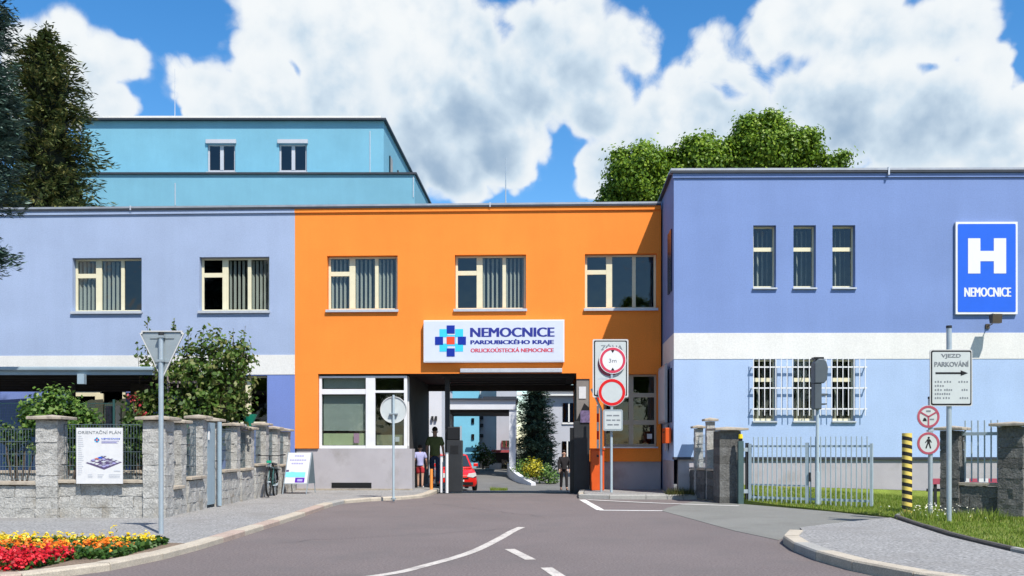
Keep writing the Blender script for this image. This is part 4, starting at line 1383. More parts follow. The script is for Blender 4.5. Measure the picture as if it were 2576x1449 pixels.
# height limit
hs = MB().disc(.02, 3.47, .355, -.135, -.125).build('height_limit_plate', M['signwhite'], t)
MB().ring(.02, 3.47, .270, .335, -.140, -.1355).build('red_ring', M['pinkred'], hs)
lettering('3m', -.08, 3.41, .20, .10, -.136, M['lettergrey'], hs, 0.0)
MB().prism([(-.03, 3.74), (.07, 3.74), (.02, 3.66)], -.139, -.1355, 'y').build('arrow', M['black'], hs)
MB().prism([(-.03, 3.20), (.07, 3.20), (.02, 3.28)], -.139, -.1355, 'y').build('arrow', M['black'], hs)
ns = MB().disc(0, 2.63, .365, -.135, -.125).build('no_entry_plate', M['signface'], t)
MB().ring(0, 2.63, .275, .350, -.140, -.1355).build('red_ring', M['red'], ns)
sp_ = MB().prism(rrect(-.235, .285, 1.62, 2.18, .05), -.135, -.125, 'y').build('supplementary_plate', M['signback'], t)
MB().prism(rrect(-.195, .245, 1.665, 2.135, .03), -.139, -.1355, 'y').build('plate_field', M['signface'], sp_)
for z, xs2 in ((2.02, ((-.14, .0), (.03, .19))), (1.90, ((-.15, -.03), (.0, .09), (.12, .21))), (1.78, ((-.12, .02), (.05, .18)))):
    for a_, b_ in xs2:
        MB().box(a_, b_, -.1415, -.1395, z - .018, z + .018).build('small_print', M['lettergrey'], sp_)

# parking entrance sign
t = thing('parking_sign', 'white VJEZD PARKOVÁNÍ sign with a black arrow on a tall pole in grass', 'road sign', (7.05, 14.75, .08))
post(t, 3.17, .040)
pp = MB().prism(rrect(-.335, .345, 1.88, 2.79, .03), -.062, -.045, 'y').build('sign_plate', M['signrim'], t)
MB().prism(rrect(-.320, .330, 1.895, 2.775, .03), -.065, -.0625, 'y').build('black_border', M['black'], pp)
MB().prism(rrect(-.300, .310, 1.92, 2.75, .02), -.068, -.0655, 'y').build('sign_field', M['signface'], pp)
lettering('VJEZD', -.155, 2.645, .31, .073, -.0685, M['lettergrey'], pp, 0.04)
lettering('PARKOVÁNÍ', -.265, 2.515, .545, .095, -.0685, M['lettergrey'], pp, 0.04)
MB().box(-.25, .17, -.071, -.0685, 2.395, 2.425).build('arrow_shaft', M['black'], pp)
MB().prism([(.155, 2.455), (.27, 2.41), (.155, 2.365)], -.071, -.0685, 'y').build('arrow_head', M['black'], pp)
for z, xs2 in ((2.27, ((-.26, -.13), (-.11, .02), (.12, .29))), (2.205, ((-.26, -.10),)), (2.14, ((-.26, -.13), (-.11, .03), (.17, .28))), (2.075, ((-.26, .0),)), (2.01, ((-.26, -.15), (-.13, .0), (.14, .29)))):
    for a_, b_ in xs2:
        n_ = int((b_ - a_) / .035)
        for q in range(n_):
            x_ = a_ + q * (b_ - a_) / n_
            MB().box(x_, x_ + .022, -.0705, -.0685, z - .013, z + .013 + (.006 if q % 3 == 1 else 0)).build('small_print', M['lettergrey'], pp)
MB().box(-.05, .05, -.045, .045, 2.6, 2.64).box(-.05, .05, -.045, .045, 2.0, 2.04).build('clamp', M['galv'], t)

# two round prohibition signs
t = thing('prohibition_sign_post', 'two small stacked round prohibition signs on a pole, behind the parking sign', 'road sign', (7.55, 16.5, .08))
post(t, 2.12, .040)
def fine_disc(z, lab):
    p = MB().disc(-.06, z, .205, -.055, -.045).build('sign_plate', M['signface'], t, label=lab)
    MB().ring(-.06, z, .160, .200, -.060, -.0555).build('red_ring', M['dullred'], p)
    return p
p = fine_disc(1.77, 'upper round plate divided by a red Y')
for a_ in (90, 210, 330):
    c, s_ = math.cos(R(a_ + 180)), math.sin(R(a_ + 180))
    MB().bar((-.06, -.0585, 1.77), (-.06 + c * .165, -.0585, 1.77 + s_ * .165), .026, .006, (0, 1, 0)).build('red_divider', M['dullred'], p)
MB().box(-.10, -.02, -.0585, -.0555, 1.855, 1.885).build('vehicle_pictogram', M['lettergrey'], p)
MB().prism([(-.165, 1.69), (-.09, 1.69), (-.10, 1.73), (-.125, 1.755), (-.15, 1.735)], -.0585, -.0555, 'y').build('motorcycle_pictogram', M['black'], p)
MB().box(-.035, .04, -.0585, -.0555, 1.71, 1.735).build('cart_pictogram', M['lettergrey'], p)
p = fine_disc(1.29, 'lower round plate with a walking figure')
fig = MB()
fig.disc(-.055, 1.39, .020, -.0585, -.0555, 12)
fig.prism([(-.085, 1.365), (-.03, 1.365), (-.035, 1.28), (-.08, 1.28)], -.0585, -.0555, 'y')
fig.bar((-.075, -.057, 1.285), (-.105, -.057, 1.20), .024, .003, (0, 1, 0)).bar((-.045, -.057, 1.285), (-.02, -.057, 1.20), .024, .003, (0, 1, 0))
fig.bar((-.08, -.057, 1.355), (-.115, -.057, 1.30), .016, .003, (0, 1, 0)).bar((-.035, -.057, 1.355), (-.005, -.057, 1.305), .016, .003, (0, 1, 0))
fig.build('walking_figure', M['black'], p)
MB().box(-.05, .05, -.045, .045, 1.50, 1.53).build('clamp', M['galv'], t)

# black and yellow bollard
t = thing('striped_bollard', 'tall thin bollard with slanting yellow and black bands at the grass corner', 'bollard', (7.02, 16.25, .05))
Hb, nb_, rb_ = 1.50, 22, .085
for i in range(nb_):
    z0, z1 = Hb * i / nb_, Hb * (i + 1) / nb_
    mb = MB()
    n = 20
    vs = []
    for zz in (z0, z1):
        for k in range(n):
            a_ = 2 * math.pi * k / n
            tl = -0.22 * rb_ * math.cos(a_)
            if (i == 0 and zz == z0) or (i == nb_ - 1 and zz == z1):
                tl = 0
            vs.append((rb_ * math.cos(a_), rb_ * math.sin(a_), zz + tl))
    fs = [(k, (k + 1) % n, n + (k + 1) % n, n + k) for k in range(n)]
    if i == nb_ - 1:
        fs.append(tuple(range(n, 2 * n)))
    mb.add(vs, fs).build('band', M['yellow' if i % 2 else 'blackp'], t, smooth=True)

# bollards on the narrow walkway
t = tag(MB().tube([(0, 0, 0), (0, 0, .60)], .045, 12).build('bollard', M['postorange'], loc=(-2.32, 26.3, .075)), 'short orange bollard at the feet of the man in the passage', 'bollard')
t = thing('white_bollard', 'white bollard between the orange bollard and the dark cabinet', 'bollard', (-2.02, 26.2, .0), group='white posts at the passage mouth')
MB().tube([(0, 0, 0), (0, 0, 1.02)], .042, 12).build('post', M['whitepvc'], t)
MB().tube([(0, 0, 1.02), (0, 0, 1.05)], .046, 12).build('post_cap', M['galv'], t)
t = copy_thing(t, (-1.85, 26.0, 0.0))
t['label'] = 'slightly taller white bollard hard against the dark cabinet'
t.scale = (1, 1, 1.09)

# dark column and ticket cabinets
t = tag(MB().box(-.07, .07, -.07, .07, 0, 3.38).build('passage_post', M['dark'], loc=w1(-1.93, .85)), 'dark square steel post rising to the ceiling of the drive-through', 'post')
t = thing('ticket_cabinet', 'tall dark cabinet in front of the red car in the drive-through', 'cabinet', w1(-1.70, .75), -TH)
MB().box(-.22, .22, -.2, .2, 0.0, 1.50).build('cabinet_body', M['dark'], t, bevel=.01)
MB().box(-.22, .16, -.16, .16, 1.50, 1.90).build('cabinet_top', M['black'], t, bevel=.03)
MB().box(.165, .215, -.21, -.15, 1.5, 1.92).build('side_handle', M['galv'], t)
MB().box(-.12, .12, -.205, -.201, 1.1, 1.35).build('display', M['black'], t)
t = thing('gate_cabinet', 'charcoal steel cabinet against the right pier of the drive-through', 'cabinet', w1(2.0, -.14), -TH)
MB().box(-.25, .19, -.13, .15, 0, 2.02).build('cabinet_body', M['dark'], t, bevel=.008)
MB().box(-.36, -.252, -.10, .10, 0, 1.85).build('side_box', M['black'], t)
MB().prism([(-.19, 2.021), (.19, 2.021), (.19, 2.42), (.05, 2.55)], .12, .165, 'y').build('backing_plate', M['black'], t)
po_ = tag(MB().box(-.13, .13, -.012, 0, -.17, .17).build('poster', M['postercol'], loc=w1(2.06, -.29, 2.16), rz=-TH), 'small dusky purple poster above the charcoal cabinet', 'poster')
tag(MB().box(-.10, .10, -.008, 0, -.17, .17).build('paper_notice', M['sock'], loc=w1(2.0, .02, 2.85), rz=-TH), 'white paper notice high on the grey right pier', 'notice')

# barrier housing with raised boom
t = thing('barrier', 'orange parking barrier housing with its red and white boom raised, in shade', 'barrier', (2.36, 25.35, .11))
MB().box(-.18, .18, -.18, .18, 0, 1.12).build('housing', M['barrier'], t, bevel=.015)
MB().box(-.20, .20, -.20, .20, 1.121, 1.16).build('housing_lid', M['barrier'], t)
MB().box(-.03, .03, -.186, -.181, .92, .98).build('lock', M['dark'], t)
for i in range(6):
    MB().box(-.03 , .03, -.235, -.205, 1.16 + i * .24, 1.16 + (i + 1) * .24 - .002).build('boom_band', M['sock' if i % 2 == 0 else 'red'], t)

# notice boards on the annex side wall
d_ = Vector((w2(.113, 2.55) - w2(0, 0)))
ang = math.atan2(d_.y, d_.x)
t = thing('wall_notice_case', 'long pale notice case on the shaded side wall of the annex', 'notice board', w2(-.02, .75), ang)
MB().box(0, 1.62, .02, .085, 1.95, 3.50).build('case', mat('case_frame', (0.45, 0.45, 0.46), 0.4, 0.05), t, bevel=.006)
for i in range(4):
    MB().box(.06 + i * .39, .06 + i * .39 + .34, .086, .096, 2.02, 3.43).build('panel', M['pgrey'], t)
t = thing('red_letterbox', 'red box fixed low on the shaded side wall of the annex', 'letterbox', w2(-.02, .15), ang)
MB().box(0, .75, .02, .17, 1.40, 1.80).build('box', M['barrier'], t, bevel=.012)
MB().box(.15, .60, .171, .176, 1.68, 1.71).build('slot', M['black'], t)
MB().box(.85, 1.15, .02, .06, 1.2, 1.9).build('backing_plate', M['greywall'], t)

# ------------------------------------------------------------------ stone fences
def blocks(part, x0, x1, y0, y1, z0, z1, m, course=.19, length=.38, seed=0, amp=.010, step=.095):
    """rough split-face blocks laid in courses, each a piece of its own"""
    nc = max(1, int(round((z1 - z0) / course)))
    L_ = x1 - x0
    for k in range(nc):
        a, b = z0 + (z1 - z0) * k / nc, z0 + (z1 - z0) * (k + 1) / nc
        if L_ <= length * 1.3:
            cuts = [x0, x1]
        else:
            n = max(1, int(round(L_ / length)))
            st_ = L_ / n
            cuts = [x0] + [x0 + st_ * (i + (.5 if k % 2 else 1.0)) for i in range(n if k % 2 else n - 1)] + [x1]
        for i in range(len(cuts) - 1):
            j_ = rng.uniform(-.0025, .0025)
            mb = MB()
            rough_box(mb, cuts[i] + .0015, cuts[i + 1] - .0015, y0 + j_, y1 - j_, a + .0015, b - .0015, step, amp, seed + k * 7 + i * 3 + .37)
            mb.build('block', m if rng.random() < .7 else MATS[m.name + '_b'], part)
for nm_, c_ in (('split_face_concrete', (0.42, 0.41, 0.38)), ('dark_split_stone', (0.11, 0.108, 0.10))):
    mat(nm_ + '_b', c_, 0.95, 0.18, 9, 1.0, 34, fine=0.28, fscale=38)
def pillar(parent, x, y, h, z0=.1, w=.36, rz=0, m='splitL', amp=.012, step=.08, capw=.56, seed=0):
    p = MB().box(-w / 2 + .03, w / 2 - .03, -w / 2 + .03, w / 2 - .03, -.1, h).build('pillar', M['cap'], parent, loc=(x, y, z0), rz=rz)
    blocks(p, -w / 2, w / 2, -w / 2, w / 2, -.06, h, M[m], seed=seed, amp=min(amp, .014), step=.09)
    c = capw / 2
    mb = MB()
    mb.add([(-c, -c, h + .012), (c, -c, h + .012), (c, c, h + .012), (-c, c, h + .012), (-c, -c, h + .062), (c, -c, h + .062), (c, c, h + .062), (-c, c, h + .062), (0, 0, h + .10)],
           [(0, 3, 2, 1), (0, 1, 5, 4), (1, 2, 6, 5), (2, 3, 7, 6), (3, 0, 4, 7), (4, 5, 8), (5, 6, 8), (6, 7, 8), (7, 4, 8)])
    mb.build('pillar_cap', M['cap'], p, bevel=.008)
    return p
def low_wall(parent, a, b, h, z0=.0, w=.26, m='splitL', cope=.40, step=.1, seed=0, amp=.012):
    a, b = Vector(a), Vector(b)
    L_ = (b - a).length
    rz = math.atan2(b.y - a.y, b.x - a.x)
    o = MB().box(.01, L_ - .01, -w / 2 + .03, w / 2 - .03, -.1, h).build('low_wall', M['cap'], parent, loc=(a.x, a.y, z0), rz=rz)
    blocks(o, 0, L_, -w / 2, w / 2, -.06, h, M[m], seed=seed, amp=amp, step=.1)
    MB().box(-.02, L_ + .02, -cope / 2, cope / 2, h + .015, h + .072).build('coping', M['cap'], o, bevel=.008)
    return o
def mesh_panel(parent, a, b, z0, z1, m, vstep=.05, hstep=.2, r=.0035, rail=True, name='mesh_panel'):
    a, b = Vector(a), Vector(b)
    L_ = (b - a).length
    rz = math.atan2(b.y - a.y, b.x - a.x)
    mb = MB()
    n = int(L_ / vstep)
    for i in range(n + 1):
        x = i * L_ / n
        mb.box(x - r, x + r, -r, r, z0, z1)
    k = int((z1 - z0) / hstep)
    for i in range(k + 1):
        z = z0 + (z1 - z0) * i / k
        mb.box(0, L_, r + .001, 3 * r, z - r * 1.3, z + r * 1.3)
        if rail:
            mb.box(0, L_, -3 * r, -r - .001, z - r * 1.3, z + r * 1.3)
    o = mb.build(name, M[m], parent, loc=(a.x, a.y, 0), rz=rz)
    return o

fence = thing('stone_fence', 'rough grey block fence with capped pillars and wire mesh along the left pavement', 'fence', (0, 0, 0))
FY = 15.86 + .18
px_ = [(-8.07, 1.67), (-6.17, 1.66)]
pillar(fence, -8.07, FY, 1.67, .1, .38, seed=1, capw=.60)
pillar(fence, -6.20, FY, 1.66, .1, .40, seed=2, capw=.60)
pillar(fence, -10.0, FY, 1.67, .1, .38, seed=3, capw=.60)
low_wall(fence, (-7.88, FY - .0), (-6.40, FY), .56, .1, seed=4, cope=.36)
low_wall(fence, (-9.81, FY), (-8.26, FY), .53, .1, seed=5, cope=.36)
low_wall(fence, (-12.0, FY), (-10.19, FY), .53, .1, seed=6, cope=.36)
mesh_panel(fence, (-7.88, FY + .05), (-6.40, FY + .05), .74, 1.70, 'steelgrey')
mesh_panel(fence, (-9.81, FY + .05), (-8.26, FY + .05), .74, 1.62, 'steelgrey')
# side run towards the booth; rises in steps
def fx(y):
    return -6.20 - .010 * (y - 16.0)
side_p = [(16.95, 1.83), (18.15, 1.95), (19.0, 1.92), (20.45, 1.86), (21.6, 1.80), (22.95, 1.93), (24.1, 1.86), (25.3, 1.83)]
copes = [.60, .74, None, .82, .82, .90, .86, .84]
prev = FY
for i, ((yy_, zt), cz) in enumerate(zip(side_p, copes)):
    pillar(fence, fx(yy_), yy_, zt - .20, .1, .26, seed=10 + i, capw=.44)
    if cz is not None:
        low_wall(fence, (fx(prev) + .02, prev + .19), (fx(yy_) + .02, yy_ - .17), cz - .17, .1, seed=20 + i, cope=.38)
        mesh_panel(fence, (fx(prev), prev + .19), (fx(yy_), yy_ - .17), cz, zt - .17, 'steelgrey', .05, .2)
    prev = yy_
low_wall(fence, (fx(25.3) + .02, 25.47), (fx(26) + .02, 26.0), .66, .1, seed=31, cope=.38)
gd = MB().box(-.02, .02, 18.34, 18.81, .14, 1.80).build('fence_gate', M['fascia'], fence, loc=(fx(18.6) + .10, 0, 0))
MB().box(.021, .05, 18.36, 18.39, 1.45, 1.62).build('letter_plate', M['sock'], gd)
MB().tube([(.03, 18.76, 1.02), (.07, 18.76, 1.02), (.07, 18.68, 1.02)], .01, 6).build('handle', M['dark'], gd)
MB().tube([(0, 0, .1), (0, 0, 1.82)], .045, 10).build('gate_post', M['fascia'], fence, loc=(fx(18.8) + .22, 18.79, 0))
MB().box(fx(19) + .173, fx(19) + .185, 18.95, 19.02, 1.18, 1.30).build('doorbell', M['paleyellow'], fence)

# rear wall of the front garden with chain link
rf = thing('garden_fence', 'low block wall with green posts and chain link, behind the shrubs left', 'fence', (0, 0, 0))
low_wall(rf, (-13, 19.2), (-6.9, 19.2), .74, 0.0, seed=40, cope=.34, step=.14)
chain = MB()
for i in range(78):
    x = -13 + i * .06
    chain.box(x - .0014, x + .0014, -.002, .002, .84, 2.22)
for i in range(24):
    z = .84 + i * .06
    chain.box(-13, -8.35, .0025, .0065, z - .0014, z + .0014)
chain.build('chain_link', M['greensteel'], rf, loc=(0, 19.2, 0))
gp = MB().tube([(0, 0, .8), (0, 0, 2.30)], .024, 8).build('fence_post', M['greensteel'], rf, loc=(-10.12, 19.17, 0))
for x in (-12.6, -9.23, -8.35):
    share(gp, rf, (x, 19.17, 0))
MB().box(-13, -8.35, -.006, .006, 2.215, 2.228).build('top_wire', M['greensteel'], rf, loc=(0, 19.2, 0))
# garden bench rail seen through the mesh
t = thing('garden_bench', 'dark low garden bench behind the chain link', 'bench', (-12.1, 20.2, 0))
MB().box(-1.1, 1.1, -.2, .2, .70, .75).build('seat', M['dark'], t)
for x in (-.95, .1, .95):
    MB().box(x - .03, x + .03, -.03, .03, 0, .70).build('leg', M['dark'], t)

# canopy over the entrance
ca = thing('entrance_canopy', 'flat dark-soffited canopy with blue-grey fascia in front of the lavender wing', 'canopy', (0, 0, 0))
cx1 = far(385, 20.2)
MB().box(-16, cx1, 20.2, 20.28, 2.90, 3.055).build('fascia', M['fascia'], ca)
MB().box(-16, cx1 + .02, 20.12, 20.199, 2.99, 3.075).build('gutter', M['fascia'], ca, bevel=.02)
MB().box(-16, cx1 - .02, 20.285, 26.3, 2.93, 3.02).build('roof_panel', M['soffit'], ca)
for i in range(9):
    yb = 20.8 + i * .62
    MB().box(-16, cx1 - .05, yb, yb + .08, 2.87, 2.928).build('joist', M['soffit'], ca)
MB().prism([(cx1 - .02, 20.285), (cx1 + .55, 21.4), (cx1 + .30, 26.2), (cx1 - .02, 26.2)], 2.86, 2.99, 'z').build('roof_return', M['soffit'], ca)
MB().box(far(199, 20.15), far(216, 20.15), 20.06, 20.18, 2.69, 2.915).build('downpipe_hopper', M['fascia'], ca)
for x in (-10.9, -15.0):
    MB().box(x - .06, x + .06, 22.6, 22.72, 0, 2.87).build('canopy_post', M['dark'], ca)
MB().box(-9.35, -9.0, 22.4, 22.9, 0, 2.86).build('canopy_pier', M['soffit'], ca)
# bracket bar beyond the give-way sign
t = thing('bracket_bar', 'short grey-brown bar with hanging hooks between the give-way sign and the bush', 'bracket', (-7.62, 20.3, 2.72))
MB().box(0, .66, -.02, .02, 0.0, .05).build('bar', M['brownbar'], t)
for x in (.02, .20, .42, .63):
    MB().box(x - .012, x + .012, -.012, .012, -.10, -.001).build('hook', M['brownbar'], t)
MB().box(-.03, 0.0, -.03, .03, -.4, .3).build('support', M['brownbar'], t)

# orientation plan board on the fence
t = thing('orientation_board', 'white orientation plan board with a drawn site plan, fixed to the block fence', 'notice board', (-7.52, 15.78, .67))
W, H = .80, .965
MB().box(0, W, 0, .02, 0, H).build('board', M['sock'], t)
lettering('ORIENTAČNÍ PLÁN', .028, H - .105, W - .056, .068, -.001, M['lettergrey'], t, 0.0)
y = -.002
def sqq(x, z, s, m):
    MB().box(x, x + s, y - .002, y, z, z + s).build('logo_square', M[m], t)
for x, z in ((.345, .775), (.315, .745), (.375, .745), (.345, .715)):
    sqq(x, z, .024, 'navy')
sqq(.345, .745, .024, 'logored')
for x, z in ((.321, .769), (.371, .769), (.321, .721), (.371, .721)):
    sqq(x, z, .018, 'cyan')
lettering('NEMOCNICE', .435, .765, .32, .024, y, M['hblue'], t, 0.0)
for z, w_ in ((.735, .30), (.715, .26), (.70, .28)):
    MB().box(.437, .437 + w_, y - .002, y, z, z + .008).build('small_print', M['palepurple'], t)
plan = MB()
def iso(a, b):
    return (.18 + .30 * a + .29 * b, .36 + -.10 * a * 1.1 + .12 * b)
def cell(a0, a1, b0, b1, m, nm='plan_block', d=.002, up=.022):
    P = [iso(a0, b0), iso(a1, b0), iso(a1, b1), iso(a0, b1)]
    q = MB().prism([(p[0], p[1] + up) for p in P], y - d, y, 'y')
    q.build(nm, M[m], t)
MB().prism([iso(-.03, -.03), iso(1.03, -.03), iso(1.03, 1.03), iso(-.03, 1.03)], y - .001, y, 'y').build('plan_base', M['planD'], t)
for i in range(5):
    for j in range(5):
        a0, b0 = i * .2 + .02, j * .2 + .02
        mm = rng.choice(['planC', 'pgrey', 'sock', 'planC', 'palepurple', 'planD'])
        if (i, j) == (0, 2):
            mm = 'planR'
        if (i, j) == (0, 3):
            mm = 'hblue'
        cell(a0, a0 + .155, b0, b0 + .155, mm, d=.003, up=rng.uniform(.008, .030))
for x0, x1 in ((.20, .30), (.37, .48), (.56, .77)):
    for z in (.155, .13, .105):
        MB().box(x0, x1 - rng.uniform(0, .03), y - .002, y, z, z + .010).build('small_print', M['pgrey'], t)
for z in [.82 - .035 * i for i in range(20)]:
    MB().box(.03, .03 + rng.uniform(.05, .10), y - .002, y, z, z + .010).build('small_print', M['pgrey'], t)
MB().box(.65, .76, y - .002, y, .215, .235).build('small_print', M['pgrey'], t)

# poster stand leaning by the booth
t = thing('poster_stand', 'white poster stand with cyan and violet blocks beside the bicycle', 'poster stand', (-6.02, 24.0, .075), R(-4))
lean = MB()
def pst(name, x0, x1, z0, z1, m, d=0.0):
    mb = MB()
    sh_ = .075
    vs = []
    for (x, z) in ((x0, z0), (x1, z0), (x1, z1), (x0, z1)):
        vs.append((x + sh_ * z, .25 * (z - .3) - .004 - d, z))
    vs += [(a_, b_ + .01 if d == 0 else b_ + .003, c_) for a_, b_, c_ in vs]
    return mb.add(vs, [(0, 1, 2, 3), (7, 6, 5, 4), (0, 4, 5, 1), (1, 5, 6, 2), (2, 6, 7, 3), (3, 7, 4, 0)]).build(name, M[m], t)
pst('poster', 0, .62, .27, 1.08, 'sock')
pst('poster_strip', .02, .55, .44, .57, 'pcyan', .004)
pst('poster_strip', .30, .55, .30, .425, 'violet', .004)
pst('poster_strip', .36, .50, .33, .39, 'palepurple', .008)
for z, a_, b_ in ((.98, .2, .45), (.87, .08, .52), (.78, .14, .46)):
    x = a_
    while x < b_:
        pst('small_print', x, x + .05, z, z + .035, 'palepurple', .004)
        x += .065
pst('poster_figure', .03, .10, .58, .63, 'planD', .004)
pst('poster_figure', .15, .26, .575, .60, 'pgrey', .004)
fr = MB()
for x in (.03, .66):
    fr.bar((x, -.10, 0), (x + .06, .20, 1.10), .022)
    fr.bar((x + .05, .55, 0), (x + .07, .22, 1.10), .022)
fr.bar((.03, -.04, .27), (.70, -.04, .27), .02)
fr.build('stand_frame', M['galv'], t)
MB().add([(.66, .05, .27), (.72, .20, 1.08), (.74, .25, 1.05), (.74, .45, .27)], [(0, 1, 2, 3)]).build('side_panel', M['steelgrey'], t)

# bicycle seen end-on
def bicycle():
    t = thing('bicycle', 'dark bicycle seen end-on, leaning against the block fence beside the poster stand', 'bicycle', (-5.98, 22.75, .075), R(-84))
    t.rotation_euler = (R(0), R(-5), R(-84))
    r = .33
    t.scale = (1.05, 1.05, 1.0)
    for x, nm in ((-.52, 'rear_wheel'), (.52, 'front_wheel')):
        pts = [(x + r * math.cos(2 * math.pi * k / 28), 0, r + r * math.sin(2 * math.pi * k / 28)) for k in range(29)]
        w = MB().tube(pts, .022, 8).build('tyre', M['tyre'], t)
        sp = MB()
        for k in range(14):
            a_ = 2 * math.pi * k / 14
            sp.tube([(x, 0, r), (x + r * math.cos(a_), 0, r + r * math.sin(a_))], .003, 3)
        sp.tube([(x, -.05, r), (x, .05, r)], .02, 6)
        sp.build('spokes', M['galv'], w, kind='stuff')
        MB().prism([(x + (r + .05) * math.cos(R(q)), r + (r + .05) * math.sin(R(q))) for q in range(20, 161, 10)] + [(x + (r + .04) * math.cos(R(q)), r + (r + .04) * math.sin(R(q))) for q in range(160, 19, -10)], -.03, .03, 'y').build('mudguard', M['black'], t)
    fr = MB()
    bb, seat_, head, rear, fork = (-.08, 0, .28), (-.22, 0, .72), (.36, 0, .78), (-.52, 0, r), (.52, 0, r)
    for a_, b_ in ((bb, seat_), (bb, head), (seat_, (.34, 0, .74)), (bb, rear), ((-.2, 0, .66), rear), (head, fork)):
        fr.tube([a_, b_], .018, 6)
    fr.build('frame', mat('bike_frame', (0.03, 0.10, 0.09), 0.35, 0.1, 5), t)
    MB().tube([(.34, 0, .78), (.33, 0, .98)], .014, 6).tube([(.24, -.31, 1.02), (.34, -.20, .99), (.34, .20, .99), (.24, .31, 1.02)], .013, 6).build('handlebar', M['black'], t)
    for s_ in (-1, 1):
        MB().tube([(.26, s_ * .24, 1.015), (.20, s_ * .335, 1.025)], .019, 6).build('grip', M['black'], t)
    MB().prism([(-.36, -.07), (-.36, .07), (-.05, .02), (-.05, -.02)], .80, .85, 'z').tube([(-.22, 0, .7), (-.22, 0, .8)], .013, 6).build('saddle', M['black'], t, bevel=.012)
    MB().tube([(-.08, -.11, .28), (-.08, .11, .28)], .012, 6).tube([(-.08, -.11, .28), (.06, -.11, .20)], .01, 6).tube([(-.08, .11, .28), (-.22, .11, .36)], .01, 6).build('cranks', M['galv'], t)
    MB().box(.40, .46, -.04, .04, .70, .78).build('headlamp', M['chrome'], t)
    MB().box(-.72, -.30, -.10, .10, .70, .72).build('rear_rack', M['black'], t)
    MB().box(.42, .50, -.05, .05, .80, .86).build('bag', M['green'], t)
bicycle()

# green plant holder behind the far fence pillars
t = thing('green_planter', 'small green bowl planter on a stalk behind the side fence', 'planter', (-6.95, 24.2, 0))
mb = MB()
n = 14
vs = []
for r_, z in ((.03, 1.78), (.21, 2.17), (.19, 2.17), (.02, 1.82)):
    vs += [(r_ * math.cos(2 * math.pi * k / n), r_ * math.sin(2 * math.pi * k / n), z) for k in range(n)]
mb.add(vs, [(i * n + k, i * n + (k + 1) % n, (i + 1) * n + (k + 1) % n, (i + 1) * n + k) for i in range(3) for k in range(n)])
mb.build('bowl', M['green'], t)
MB().tube([(0, 0, 0), (0, 0, 1.8)], .02, 6).build('stalk', M['greensteel'], t)

# ------------------------------------------------------------------ right-hand gate, pillars and fence
g = thing('steel_gate', 'pale blue-grey steel bar gate with two leaves in front of the annex lawn', 'gate', (5.40, 20.85, 0), math.atan2(-1.65, 2.18))
GL = math.hypot(2.18, 1.65)
m_ = 'galvpale'
MB().box(0, GL, -.02, .02, 1.30, 1.345).build('top_rail', M[m_], g)
MB().box(0, GL, -.02, .02, .14, .19).build('bottom_rail', M[m_], g)
MB().box(.06, GL * .47, -.015, .015, .44, .47).build('middle_rail', M[m_], g)
for x in (.03, GL - .03):
    MB().box(x - .028, x + .028, -.026, .026, .06, 1.38).build('gate_stile', M[m_], g)
MB().box(GL * .49 - .033, GL * .49 + .033, -.026, .026, .06, 1.40).build('gate_stile', M[m_], g)
gb = None
NBAR = 24
for i in range(NBAR):
    x = .13 + i * (GL - .24) / (NBAR - 1)
    if abs(x - GL * .49) < .05:
        continue
    if gb is None:
        gb = MB().box(-.0105, .0105, -.042, -.0205, .03, 1.53).build('gate_bar', M[m_], g, loc=(x, 0, 0))
    else:
        share(gb, g, (x, 0, 0))
MB().box(GL * .49 + .05, GL * .49 + .10, -.05, -.03, .55, .75).build('lock_case', M['dark'], g)
t = thing('gate_motor_post', 'dark green-grey gate post topped with a yellow warning lamp, beside the dark pillar', 'gate post', (5.24, 20.9, 0))
MB().box(-.075, .045, -.05, .05, 0, 1.44).build('post', mat('dark_green_post', (0.07, 0.12, 0.12), 0.5, 0.1, 5), t)
MB().box(-.05, .02, -.04, .04, 1.44, 1.50).build('lamp_base', M['black'], t)
MB().tube([(-.015, 0, 1.50), (-.015, 0, 1.60)], .055, 12, .045).build('warning_lamp', M['amber'], t)
MB().box(.10, .17, -.04, .04, .02, 1.40).build('gate_hinge_post', M['dark'], t)
for z in (.25, 1.2):
    MB().box(.045, .17, -.055, -.041, z, z + .09).build('hinge', M['galv'], t)
# traffic light seen from the side
t = thing('traffic_light', 'dark traffic light seen from its side on a slim pole in front of the gate', 'traffic light', (6.63, 19.85, .02))
MB().tube([(0, 0, 0), (0, 0, 2.1)], .035, 10).build('pole', M['galvpale'], t)
MB().tube([(0, 0, 0), (0, 0, .75)], .05, 10).build('pole_sleeve', M['galvpale'], t)
hm = mat('signal_housing', (0.085, 0.105, 0.12), 0.5, 0.1, 5)
MB().box(-.10, .06, -.12, .12, 2.10, 2.66).build('signal_housing', hm, t, bevel=.02)
MB().prism([(-.10, 2.66), (.10, 2.66), (.17, 2.74), (.19, 3.0), (.15, 3.14), (.08, 3.19), (-.02, 3.19), (-.10, 3.10)], -.14, .14, 'y').build('signal_visor', hm, t, bevel=.02)
MB().box(-.10, .11, -.10, .10, 3.19, 3.23).build('signal_cap', M['black'], t)
MB().box(-.03, .19, -.11, .11, 2.40, 2.44).build('lens_hood', hm, t)
MB().box(-.03, .17, -.11, .11, 2.20, 2.23).build('lens_hood', hm, t)

